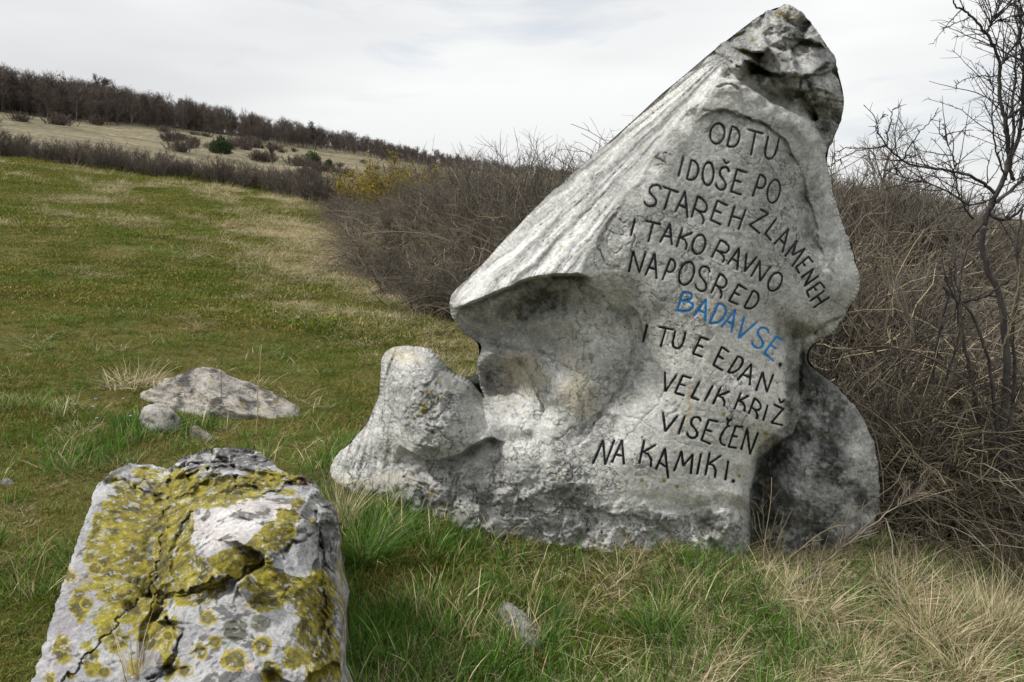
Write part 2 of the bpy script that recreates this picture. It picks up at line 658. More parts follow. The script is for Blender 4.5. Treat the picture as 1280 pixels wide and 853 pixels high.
def blur(Z, s):
    r = max(1, int(3 * s))
    k = np.exp(-0.5 * (np.arange(-r, r + 1) / s) ** 2)
    k /= k.sum()
    P = np.pad(Z, r, mode='edge')
    P = sum(k[i] * P[i:i + Z.shape[0], :] for i in range(2 * r + 1))
    return sum(k[i] * P[:, i:i + Z.shape[1]] for i in range(2 * r + 1))


def JW(o):
    """how broken the rim is: rough at the cap and the lower right block, smooth along the weathered flank"""
    return np.where(o[:, 0] < 440, 1.0, .35 + .9 * sst(110, 60, o[:, 1]) * (o[:, 0] > 880) + .8 * sst(1020, 1050, o[:, 0]))


class Relief:
    """regular grid in photo pixels cut to an outline; rim vertices are moved onto the outline"""
    def __init__(self, outline, step, nout=900, rounds=2, jit=0.0, jf=8):
        self.o = smooth_closed(outline, nout, rounds)
        if jit:
            q = np.stack([self.o[:, 0] / 100, self.o[:, 1] / 100, 0 * self.o[:, 0] + .5], -1)
            nn = fbm(q, jf, 4, 3, .6)
            tg = np.roll(self.o, -1, 0) - np.roll(self.o, 1, 0)
            tg /= np.linalg.norm(tg, axis=1)[:, None] + 1e-9
            self.o = self.o + np.stack([tg[:, 1], -tg[:, 0]], -1) * (nn * jit * (JW(self.o) if jit > 0 else 1))[:, None]
        x0, y0 = self.o.min(0) - 2 * step
        x1, y1 = self.o.max(0) + 2 * step
        self.x = np.arange(x0, x1, step)
        self.y = np.arange(y0, y1, step)
        self.step = step
        self.X, self.Y = np.meshgrid(self.x, self.y)
        ins = poly_in(self.X, self.Y, self.o[::2])
        c = ins[:-1, :-1] | ins[1:, :-1] | ins[:-1, 1:] | ins[1:, 1:]
        self.cells = c
        used = np.zeros_like(ins)
        used[:-1, :-1] |= c
        used[1:, :-1] |= c
        used[:-1, 1:] |= c
        used[1:, 1:] |= c
        self.used = used
        outer = used & ~ins
        ix = np.argwhere(outer)
        q = np.stack([self.X[outer], self.Y[outer]], -1)
        dd = ((q[:, None] - self.o[None]) ** 2).sum(-1)
        near = dd.argmin(1)
        self.X[outer] = self.o[near, 0]
        self.Y[outer] = self.o[near, 1]
        self.outer = outer
        self.dist = np.full(ins.shape, 60.0 + step)
        m = used & ins
        pts = np.stack([self.X[m], self.Y[m]], -1)
        o2 = self.o[::3]
        best = np.full(len(pts), 1e9)
        for k in range(len(o2)):
            best = np.minimum(best, (pts[:, 0] - o2[k, 0]) ** 2 + (pts[:, 1] - o2[k, 1]) ** 2)
        self.dist[m] = np.sqrt(best)
        self.dist[outer] = 0

    def quads(self):
        idx = -np.ones(self.used.shape, np.int64)
        idx[self.used] = np.arange(self.used.sum())
        c = self.cells
        q = np.stack([idx[:-1, :-1][c], idx[1:, :-1][c], idx[1:, 1:][c], idx[:-1, 1:][c]], -1)
        return idx, q

    def sample(self, Z, px, py):
        fx = (np.asarray(px) - self.x[0]) / self.step
        fy = (np.asarray(py) - self.y[0]) / self.step
        i = np.clip(np.floor(fx).astype(int), 0, len(self.x) - 2)
        j = np.clip(np.floor(fy).astype(int), 0, len(self.y) - 2)
        a, b = fx - i, fy - j
        return (Z[j, i] * (1 - a) * (1 - b) + Z[j, i + 1] * a * (1 - b) + Z[j + 1, i] * (1 - a) * b + Z[j + 1, i + 1] * a * b)


def seg_dist(X, Y, pts):
    best = np.full(X.shape, 1e9)
    for (x0, y0), (x1, y1) in zip(pts[:-1], pts[1:]):
        dx, dy = x1 - x0, y1 - y0
        t = np.clip(((X - x0) * dx + (Y - y0) * dy) / (dx * dx + dy * dy + 1e-9), 0, 1)
        best = np.minimum(best, (X - x0 - t * dx) ** 2 + (Y - y0 - t * dy) ** 2)
    return np.sqrt(best)


def ledge(X, Y, P2, pts, a, b, L, w=1.6, jit=2.5, fade=18):
    """sharp break along a line: +a on its left-hand side (walking along it, y down), -b on the other, dying out over L px"""
    pa = np.array(pts, float)
    mrg = 4 * L + 10
    sel = (X > pa[:, 0].min() - mrg) & (X < pa[:, 0].max() + mrg) & (Y > pa[:, 1].min() - mrg) & (Y < pa[:, 1].max() + mrg)
    if X.ndim == 2:
        outz = np.zeros(X.shape)
        if sel.any():
            outz[sel] = ledge(X[sel], Y[sel], P2[sel], pts, a, b, L, w, jit, fade)
        return outz
    xs = X + jit * vn(P2, 7, 61) + jit * .5 * vn(P2, 19, 62)
    ys = Y + jit * vn(P2, 7, 63) + jit * .5 * vn(P2, 19, 64)
    p = resample(pts, 3.0)
    best = np.full(X.shape, 1e9)
    sg = np.zeros(X.shape)
    al = np.zeros(X.shape)
    n = len(p) - 1
    for k in range(n):
        (x0, y0), (x1, y1) = p[k], p[k + 1]
        dx, dy = x1 - x0, y1 - y0
        t = np.clip(((xs - x0) * dx + (ys - y0) * dy) / (dx * dx + dy * dy + 1e-9), 0, 1)
        d = np.hypot(xs - x0 - t * dx, ys - y0 - t * dy)
        c = dx * (ys - y0) - dy * (xs - x0)
        m = d < best
        best = np.where(m, d, best)
        sg = np.where(m, -np.sign(c), sg)
        al = np.where(m, (k + t) * 3.0, al)
    tot = n * 3.0
    end = sst(0, fade, al) * sst(0, fade, tot - al)
    q = sst(-w, w, best * sg)
    return end * (q * a * np.exp(-best / L) - (1 - q) * b * np.exp(-best / L))


def facets(X, Y, P2, n, seed, amp, tilt, box, jit=6):
    """broken faces: every cell has its own height and slope"""
    if X.ndim == 2:
        sel = (X > box[0] - 15) & (X < box[2] + 15) & (Y > box[1] - 15) & (Y < box[3] + 15)
        outz = np.zeros(X.shape)
        outz[sel] = facets(X[sel], Y[sel], P2[sel], n, seed, amp, tilt, box, jit)
        return blur(outz, .7)
    r_ = np.random.default_rng(seed)
    xs = X + jit * fbm(P2, 5, 3, seed)
    ys = Y + jit * fbm(P2, 5, 3, seed + 1)
    sx, sy = r_.uniform(box[0], box[2], n), r_.uniform(box[1], box[3], n)
    best = np.full(X.shape, 1e9)
    res = np.zeros(X.shape)
    for k in range(n):
        d = np.hypot(xs - sx[k], (ys - sy[k]) * 1.2)
        v = r_.uniform(-amp, amp) + ((xs - sx[k]) * r_.normal() + (ys - sy[k]) * r_.normal()) * tilt
        m = d < best
        best = np.where(m, d, best)
        res = np.where(m, v, res)
    return res


def resample(p, step):
    p = np.array(p, float)
    d = np.hypot(*(p[1:] - p[:-1]).T)
    s = np.concatenate([[0], np.cumsum(d)])
    n = max(2, int(s[-1] / step) + 1)
    u = np.linspace(0, s[-1], n)
    return np.stack([np.interp(u, s, p[:, 0]), np.interp(u, s, p[:, 1])], -1)


# ------------------------------------------------------------------ lettering, traced stroke by stroke
def ell(a0, a1, n=22, cx=0.5, cy=0.5, rx=0.5, ry=0.5):
    return [(cx + rx * math.cos(R(a)), cy + ry * math.sin(R(a))) for a in np.linspace(a0, a1, n)]


G = {
    'I': [[(0, 1), (0, 0)]],
    'O': [ell(0, 360, 40)],
    'D': [[(0, 0), (0, 1), (0.35, 0.985), (0.7, 0.88), (0.93, 0.68), (1, 0.46), (0.93, 0.24), (0.7, 0.07), (0.4, 0.0), (0, 0)]],
    'T': [[(0, 1), (1, 1)], [(0.5, 1), (0.5, 0)]],
    'U': [[(0, 1), (0, 0.45), (0.04, 0.22), (0.18, 0.05), (0.45, -0.02), (0.75, 0.05), (0.93, 0.25), (1, 0.5), (1, 1)]],
    'E': [[(1, 1), (0, 1), (0, 0), (1, 0)], [(0, 0.52), (0.7, 0.52)]],
    'P': [[(0, 0), (0, 1), (0.4, 1.0), (0.8, 0.9), (0.98, 0.7), (0.85, 0.5), (0.45, 0.42), (0.05, 0.46)]],
    'S': [[(0.98, 0.82), (0.85, 0.95), (0.6, 1.0), (0.3, 0.95), (0.15, 0.78), (0.25, 0.6), (0.6, 0.46), (0.88, 0.3), (0.92, 0.14), (0.75, 0.02), (0.45, -0.01), (0.15, 0.08), (0.02, 0.22)]],
    'A': [[(0, 0), (0.5, 1), (1, 0)], [(0.22, 0.36), (0.82, 0.36)]],
    'R': [[(0, 0), (0, 1), (0.4, 1.0), (0.85, 0.9), (1.0, 0.7), (0.85, 0.5), (0.4, 0.42), (0.05, 0.44)], [(0.35, 0.43), (0.75, 0.34), (1.0, 0.18), (1.0, 0)]],
    'H': [[(0, 1), (0, 0)], [(1, 1), (1, 0)], [(0, 0.5), (1, 0.5)]],
    'Z': [[(0, 1), (1, 1), (0, 0), (1, 0)]],
    'L': [[(0, 1), (0, 0), (1, 0)]],
    'M': [[(0, 0), (0, 1), (0.45, 0.35), (1, 1), (1, 0)]],
    'K': [[(0, 1), (0, 0)], [(1, 1), (0.12, 0.52), (0.55, 0.5), (0.9, 0.32), (1, 0)]],
    'N': [[(0, 0), (0, 1), (1, 0), (1, 1)]],
    'V': [[(0, 1), (0.5, 0), (1, 1)]],
    'B': [[(0, 0), (0, 1), (0.3, 1.02), (0.62, 0.94), (0.72, 0.76), (0.55, 0.6), (0.1, 0.55)], [(0.1, 0.55), (0.6, 0.52), (0.92, 0.38), (1.0, 0.2), (0.8, 0.04), (0.4, -0.02), (0, 0)]],
    'C': [[(1.0, 0.97), (0.72, 1.0), (0.35, 0.85), (0.05, 0.5), (0.08, 0.25), (0.35, 0.05), (0.8, -0.02), (1.05, 0.02)]],
}
CROPS = {1: (870, 140, 7.108), 2: (780, 190, 7.106), 3: (920, 250, 5.685), 4: (780, 260, 6.093), 5: (840, 340, 6.5625), 6: (795, 390, 5.685), 7: (735, 500, 5.818), 0: (0, 0, 1.0)}
# (crop, letter, bottom left, bottom right, top left, [top right], [extra strokes])
LET = [
    (1, 'O', (114, 278), (240, 290), (141, 98)), (1, 'D', (278, 305), (366, 325), (320, 130)),
    (1, 'T', (420, 367), (556, 403), (462, 158)), (1, 'U', (600, 404), (695, 430), (643, 212)),
    (2, 'I', (483, 220), (500, 224), (530, 42)), (2, 'D', (558, 243), (640, 262), (600, 75)),
    (2, 'O', (693, 295), (790, 300), (705, 93)),
    (2, 'S', (808, 328), (905, 345), (845, 125), None, [[(885, 72), (906, 104), (934, 92)]]),
    (2, 'E', (952, 352), (1040, 382), (1005, 157)), (1, 'P', (503, 752), (575, 775), (567, 558)),
    (1, 'O', (619, 804), (727, 814), (654, 599)),
    (2, 'S', (165, 476), (285, 492), (222, 285)), (2, 'T', (289, 491), (423, 539), (348, 313)),
    (2, 'A', (456, 535), (565, 585), (488, 330)), (2, 'R', (600, 582), (700, 640), (655, 397)),
    (2, 'E', (772, 605), (860, 648), (830, 435)), (2, 'H', (928, 662), (1017, 690), (985, 480), (1083, 508)),
    (3, 'Z', (97, 178), (170, 240), (170, 65), (230, 100)), (3, 'L', (208, 240), (250, 290), (290, 130)),
    (3, 'A', (270, 315), (330, 375), (343, 175)), (3, 'M', (348, 402), (397, 475), (433, 287), (490, 347)),
    (3, 'E', (425, 480), (450, 525), (515, 405), (547, 445)), (3, 'N', (462, 555), (487, 612), (550, 490), (588, 540)),
    (3, 'E', (503, 650), (520, 695), (600, 585), (632, 630)), (3, 'H', (525, 722), (548, 768), (630, 645), (665, 690)),
    (4, 'I', (52, 215), (60, 217), (84, 82)), (4, 'T', (128, 246), (243, 270), (165, 102)),
    (4, 'A', (275, 262), (365, 282), (305, 115)), (4, 'K', (400, 298), (470, 320), (445, 158), (522, 190)),
    (4, 'O', (507, 347), (602, 359), (539, 201)), (4, 'R', (668, 378), (752, 415), (735, 247)),
    (0, 'A', (909.3, 330.6), (921.4, 338), (917.9, 306.5)),
    (3, 'V', (26, 497), (100, 519), (75, 380), (150, 403)), (3, 'N', (107, 545), (170, 578), (170, 435), (243, 475)),
    (3, 'O', (212, 645), (302, 650), (254, 515)),
    (4, 'N', (37, 490), (117, 493), (70, 330), (165, 340)), (4, 'A', (162, 515), (248, 540), (192, 335)),
    (4, 'P', (292, 550), (345, 570), (355, 390)), (4, 'O', (402, 584), (510, 592), (444, 408)),
    (4, 'S', (535, 622), (630, 645), (567, 434)), (4, 'R', (664, 650), (733, 690), (730, 502)),
    (5, 'E', (468, 238), (542, 268), (545, 103), (612, 147)), (5, 'D', (592, 292), (667, 317), (665, 155)),
    (5, 'B', (45, 320), (165, 325), (88, 172), None, [], 'blue'), (5, 'A', (178, 362), (275, 405), (230, 208), None, [], 'blue'),
    (5, 'D', (308, 420), (400, 430), (380, 263), None, [], 'blue'), (5, 'A', (405, 455), (487, 500), (477, 292), None, [], 'blue'),
    (5, 'V', (495, 523), (600, 567), (592, 368), (697, 413), [], 'blue'), (5, 'S', (640, 605), (740, 640), (705, 440), None, [], 'blue'),
    (5, 'E', (757, 668), (835, 735), (855, 535), (908, 562), [], 'blue'),
    (6, 'I', (50, 217), (58, 218), (80, 88)), (6, 'T', (122, 238), (228, 259), (160, 107)),
    (6, 'U', (252, 252), (325, 268), (280, 133), (352, 145)), (6, 'E', (405, 298), (473, 320), (460, 180), (517, 200)),
    (6, 'E', (550, 377), (618, 418), (610, 250), (662, 287)), (6, 'D', (653, 430), (715, 437), (723, 318)),
    (6, 'A', (720, 487), (808, 523), (776, 352)), (6, 'N', (852, 562), (930, 570), (900, 430), (977, 442)),
    (6, 'V', (165, 552), (250, 578), (205, 425), (290, 448)), (6, 'E', (278, 575), (345, 597), (333, 455), (393, 472)),
    (6, 'L', (395, 608), (447, 628), (453, 493)), (6, 'I', (487, 635), (495, 638), (547, 522)),
    (6, 'K', (547, 657), (625, 672), (603, 535), (663, 567)), (6, 'K', (697, 695), (770, 710), (747, 573), (802, 595)),
    (6, 'R', (800, 725), (855, 762), (843, 615)), (6, 'I', (903, 775), (910, 777), (937, 660)),
    (6, 'Z', (962, 787), (1045, 807), (978, 658), (1047, 690), [[(1015, 616), (1028, 648), (1053, 630)]]),
    (7, 'V', (509, 215), (617, 242), (545, 88), (653, 115)), (7, 'I', (658, 248), (668, 250), (705, 118)),
    (7, 'S', (712, 272), (795, 284), (745, 118)), (7, 'E', (825, 293), (893, 322), (878, 145), (948, 160)),
    (7, 'C', (945, 318), (1000, 330), (990, 185), (1034, 190), [[(1012, 130), (1019, 160), (1048, 138)], [(1019, 160), (1012, 188)]]),
    (7, 'E', (1022, 342), (1083, 350), (1075, 190), (1127, 200)), (7, 'N', (1113, 365), (1178, 397), (1157, 213), (1237, 237)),
    (7, 'N', (35, 465), (125, 470), (110, 293), (193, 290)), (7, 'A', (173, 457), (262, 470), (203, 290)),
    (7, 'K', (373, 465), (457, 488), (410, 295), (493, 328)), (7, 'A', (493, 507), (583, 572), (515, 325)),
    (7, 'M', (625, 520), (747, 540), (680, 375), (762, 398)), (7, 'I', (793, 543), (803, 545), (822, 390)),
    (7, 'K', (853, 550), (922, 567), (885, 383), (968, 405)), (7, 'I', (998, 585), (1006, 587), (1020, 445)),
]
DOTS = [(975.3, 455.6, 2.4, (974.0, 460.5)), (916.7, 601.5, 2.5, None)]


def resample(p, step):
    p = np.array(p, float)
    d = np.hypot(*(p[1:] - p[:-1]).T)
    s = np.concatenate([[0], np.cumsum(d)])
    n = max(2, int(s[-1] / step) + 1)
    u = np.linspace(0, s[-1], n)
    return np.stack([np.interp(u, s, p[:, 0]), np.interp(u, s, p[:, 1])], -1)


def curve(p):
    """round a polyline with more than 4 points (bowls) but keep real corners"""
    if len(p) < 6:
        return p
    p = np.array(p, float)
    outp = [p[0]]
    for k in range(1, len(p) - 1):
        a, b, c = p[k - 1], p[k], p[k + 1]
        v0, v1 = b - a, c - b
        cs = (v0 @ v1) / (np.linalg.norm(v0) * np.linalg.norm(v1) + 1e-9)
        if cs > 0.45:
            outp += [0.3 * a + 0.7 * b, 0.05 * a + 0.9 * b + 0.05 * c, 0.7 * b + 0.3 * c]
        else:
            outp.append(b)
    outp.append(p[-1])
    return outp


def letter_strokes():
    res = []
    for L in LET:
        ox, oy, sc = CROPS[L[0]]
        f = lambda q: np.array([ox + q[0] / sc, oy + q[1] / sc])
        BL, BR, TL = f(L[2]), f(L[3]), f(L[4])
        TR = f(L[5]) if len(L) > 5 and L[5] else TL + BR - BL
        st = []
        for s in G[L[1]]:
            pts = [(1 - u) * (1 - v) * BL + u * (1 - v) * BR + u * v * TR + (1 - u) * v * TL for u, v in s]
            st.append(resample(curve(pts), 0.8))
        for s in (L[6] if len(L) > 6 else []):
            st.append(resample([f(q) for q in s], 0.8))
        res.append((L[1], st, 'blue' if len(L) > 7 else 'black'))
    return res


STROKES = letter_strokes()

# ------------------------------------------------------------------ the inscribed stone
ST_OUT = [(960, 14), (972, 8), (985, 6), (997, 10), (1008, 22), (1020, 38), (1033, 55), (1043, 75), (1049, 95), (1055, 118), (1056, 133), (1050, 155), (1040, 178), (1032, 192),
          (1034, 210), (1040, 235), (1046, 262), (1056, 286), (1066, 310), (1071, 330), (1073, 350), (1071, 368), (1062, 388), (1048, 408), (1030, 424), (1014, 432), (1009, 440), (1009, 454),
          (1022, 464), (1040, 476), (1058, 494), (1074, 517), (1087, 541), (1096, 566), (1100, 592), (1099, 622), (1094, 650), (1084, 680), (1072, 712), (1066, 780),
          (950, 790), (850, 785), (760, 780), (680, 775), (610, 765), (540, 745), (480, 715), (430, 680), (398, 640),
          (412, 592), (416, 578), (424, 566), (436, 555), (449, 541), (460, 528), (468, 510), (474, 492), (476, 472), (476, 452), (480, 441), (490, 434), (505, 432), (520, 433), (538, 437), (548, 445), (556, 456), (566, 466), (580, 472), (590, 478),
          (597, 487), (603, 495), (606, 497), (602, 488), (598, 476), (596, 462), (598, 448), (602, 437), (601, 430), (590, 425), (578, 414), (568, 402), (562, 388), (562, 374),
          (568, 364), (584, 349), (604, 330), (628, 303), (655, 274), (682, 247), (710, 222), (740, 196), (770, 170), (800, 143), (826, 118), (850, 99), (872, 80), (892, 63), (912, 48), (930, 34), (946, 22)]
# (px, py, metres towards the viewer from the silhouette plane)
ST_C = [
    # upper-left flank
    (566, 376, .24), (585, 355, .16), (604, 335, .11), (655, 278, .05), (710, 226, .02), (770, 174, 0), (826, 122, -.02), (872, 84, -.02), (912, 52, -.02),
    (640, 330, .30), (600, 356, .29), (680, 310, .30), (700, 280, .25), (730, 260, .26), (760, 222, .22), (795, 190, .22), (830, 150, .18), (862, 115, .19),
    (725, 322, .46), (748, 290, .44), (772, 258, .42), (795, 228, .40), (820, 190, .38), (842, 160, .36), (862, 132, .34), (882, 112, .32), (898, 98, .30),
    # brim of the nose
    (572, 380, .31), (590, 376, .36), (612, 368, .40), (635, 358, .44), (655, 350, .46), (675, 345, .48), (695, 342, .50), (715, 342, .51), (728, 344, .50),
    # under the nose
    (577, 398, .20), (590, 396, .22), (612, 388, .20), (635, 380, .22), (655, 372, .24), (678, 366, .27), (700, 364, .31), (722, 366, .36),
    (600, 412, .15), (625, 408, .15), (650, 402, .17), (680, 398, .21), (710, 396, .27), (735, 394, .34),
    (598, 424, .11), (618, 430, .11), (645, 434, .14), (670, 438, .18), (692, 444, .23), (715, 448, .29),
    # face below the fold
    (612, 440, .19), (640, 446, .26), (672, 456, .33), (700, 466, .37), (730, 470, .39), (690, 500, .41), (718, 510, .42), (735, 440, .37),
    (690, 540, .41), (715, 550, .42), (660, 570, .42), (690, 590, .45), (730, 600, .47), (700, 640, .45), (740, 650, .45), (660, 640, .43), (700, 690, .43), (620, 690, .38), (760, 690, .46),
    # cavity and its rim
    (605, 462, .02), (604, 480, .00), (612, 494, .02), (620, 470, .01), (632, 462, .05), (628, 485, .01), (640, 480, .05), (645, 492, .08), (634, 496, .06),
    (648, 456, .18), (660, 472, .24), (668, 488, .28), (674, 505, .31), (676, 522, .33), (660, 508, .27), (645, 512, .26), (628, 508, .20), (616, 504, .15),
    (640, 530, .34), (620, 525, .30), (660, 535, .38), (662, 548, .36), (640, 552, .33), (618, 548, .31),
    # knob of the left lobe
    (482, 446, .10), (500, 438, .12), (520, 438, .14), (536, 443, .16), (552, 460, .22), (570, 472, .24), (590, 484, .22), (604, 500, .20),
    (515, 460, .30), (535, 470, .33), (555, 490, .38), (575, 500, .36), (595, 510, .31), (500, 480, .28), (515, 500, .37), (535, 515, .41), (560, 525, .41), (585, 530, .37), (604, 524, .31),
    (512, 530, .37), (525, 550, .41), (548, 562, .41), (570, 556, .37), (590, 548, .34),
    (518, 575, .22), (540, 582, .21), (565, 574, .22), (588, 564, .25), (606, 556, .28),
    (500, 552, .26), (498, 530, .26), (490, 500, .22), (486, 470, .15), (480, 520, .19), (484, 548, .21), (488, 570, .17),
    (470, 520, .11), (465, 545, .13), (450, 555, .09), (440, 570, .09), (425, 580, .06), (460, 575, .13), (445, 592, .15), (420, 594, .12), (470, 590, .18), (500, 590, .20),
    (440, 606, .22), (470, 610, .27), (500, 612, .28), (530, 612, .30), (560, 606, .32), (590, 600, .35), (620, 590, .38), (640, 600, .42),
    (480, 640, .30), (540, 650, .33), (590, 650, .37), (620, 640, .41), (560, 690, .34),
    # groove beside the inscription
    (752, 352, .48), (768, 372, .41), (778, 390, .36), (787, 412, .36), (790, 434, .37), (788, 458, .37), (780, 478, .37), (768, 496, .38), (754, 510, .38), (740, 524, .40), (728, 538, .42),
    (748, 385, .38), (760, 405, .37), (768, 435, .37), (764, 460, .38), (750, 485, .39),
    # inscription face
    (800, 395, .42), (806, 425, .41), (806, 455, .40), (800, 480, .40), (786, 502, .40), (770, 520, .41), (755, 540, .43), (745, 560, .45),
    (905, 120, .35), (935, 135, .35), (965, 150, .34), (990, 165, .31), (870, 160, .37), (850, 190, .39), (900, 160, .38), (940, 180, .38), (975, 190, .34),
    (825, 230, .43), (900, 220, .42), (960, 230, .39), (985, 230, .33), (800, 280, .46), (850, 280, .48), (920, 290, .47), (975, 290, .41), (1000, 290, .36),
    (775, 330, .49), (830, 340, .50), (900, 350, .50), (960, 360, .46), (1000, 350, .40), (780, 362, .46), (815, 372, .49), (850, 400, .50), (920, 420, .49), (960, 425, .45),
    (850, 460, .49), (920, 470, .48), (965, 475, .43), (982, 450, .38), (984, 500, .38), (820, 520, .48), (880, 530, .50), (940, 530, .46), (970, 530, .42), (975, 545, .39),
    (790, 570, .49), (850, 590, .50), (900, 590, .49), (925, 580, .47), (800, 630, .48), (860, 640, .47), (910, 640, .45), (925, 620, .46), (925, 670, .43), (860, 700, .45), (800, 690, .46), (930, 705, .43),
    # right rim of the inscription block
    (1000, 180, .30), (1018, 192, .26), (1010, 220, .28), (1025, 230, .22), (1012, 255, .25), (1032, 260, .20), (1020, 290, .29), (1042, 285, .19), (1050, 310, .22), (1030, 320, .34), (1045, 340, .32), (1062, 345, .22),
    (1035, 370, .34), (1055, 372, .25), (1020, 390, .34), (1040, 395, .28), (1005, 405, .35), (1020, 408, .30), (1012, 424, .16), (1030, 412, .20), (1050, 394, .20), (1060, 375, .20),
    (1000, 422, .20), (1002, 440, .10), (999, 460, .12), (997, 480, .16), (1000, 500, .16), (998, 520, .20), (992, 540, .24),
    # lower right block, set back
    (1020, 480, .12), (1040, 500, .12), (1060, 530, .12), (1075, 560, .12), (1085, 600, .10), (1080, 640, .10), (1030, 540, .22), (1050, 580, .22), (1050, 640, .22), (1060, 690, .16), (1020, 600, .26), (1010, 660, .26), (1010, 550, .22),
    (985, 556, .17), (970, 562, .14), (958, 574, .12), (950, 592, .11), (946, 615, .11), (944, 640, .12), (944, 670, .13), (944, 705, .14), (975, 590, .15), (970, 640, .18), (980, 690, .22), (990, 570, .20), (995, 620, .26),
    # cap block with its ledge
    (945, 30, .05), (965, 20, .06), (985, 14, .06), (1005, 28, .05), (935, 50, .12), (960, 45, .18), (985, 40, .18), (915, 68, .14), (940, 65, .24), (965, 70, .27), (990, 65, .25), (1015, 60, .16), (1030, 70, .08),
    (930, 76, .26), (950, 85, .31), (968, 91, .33), (985, 94, .33), (1000, 95, .33), (1012, 93, .31), (1025, 85, .20), (1040, 95, .10), (1035, 105, .18),
    (935, 86, .16), (952, 97, .16), (970, 104, .15), (988, 108, .14), (1004, 110, .13), (1016, 108, .14), (1025, 125, .15), (1045, 118, .12), (1048, 135, .06), (1035, 140, .10), (1030, 165, .02), (1040, 160, .0),
    (900, 88, .22), (915, 94, .24), (940, 108, .20), (965, 122, .19), (985, 130, .17), (1005, 137, .14), (1020, 150, .09), (1028, 180, .04),
    # brow of the inscription block
    (898, 100, .32), (915, 103, .33), (932, 109, .33), (950, 120, .32), (968, 133, .31), (985, 142, .30), (1003, 150, .28), (1014, 160, .25), (1022, 175, .22),
]


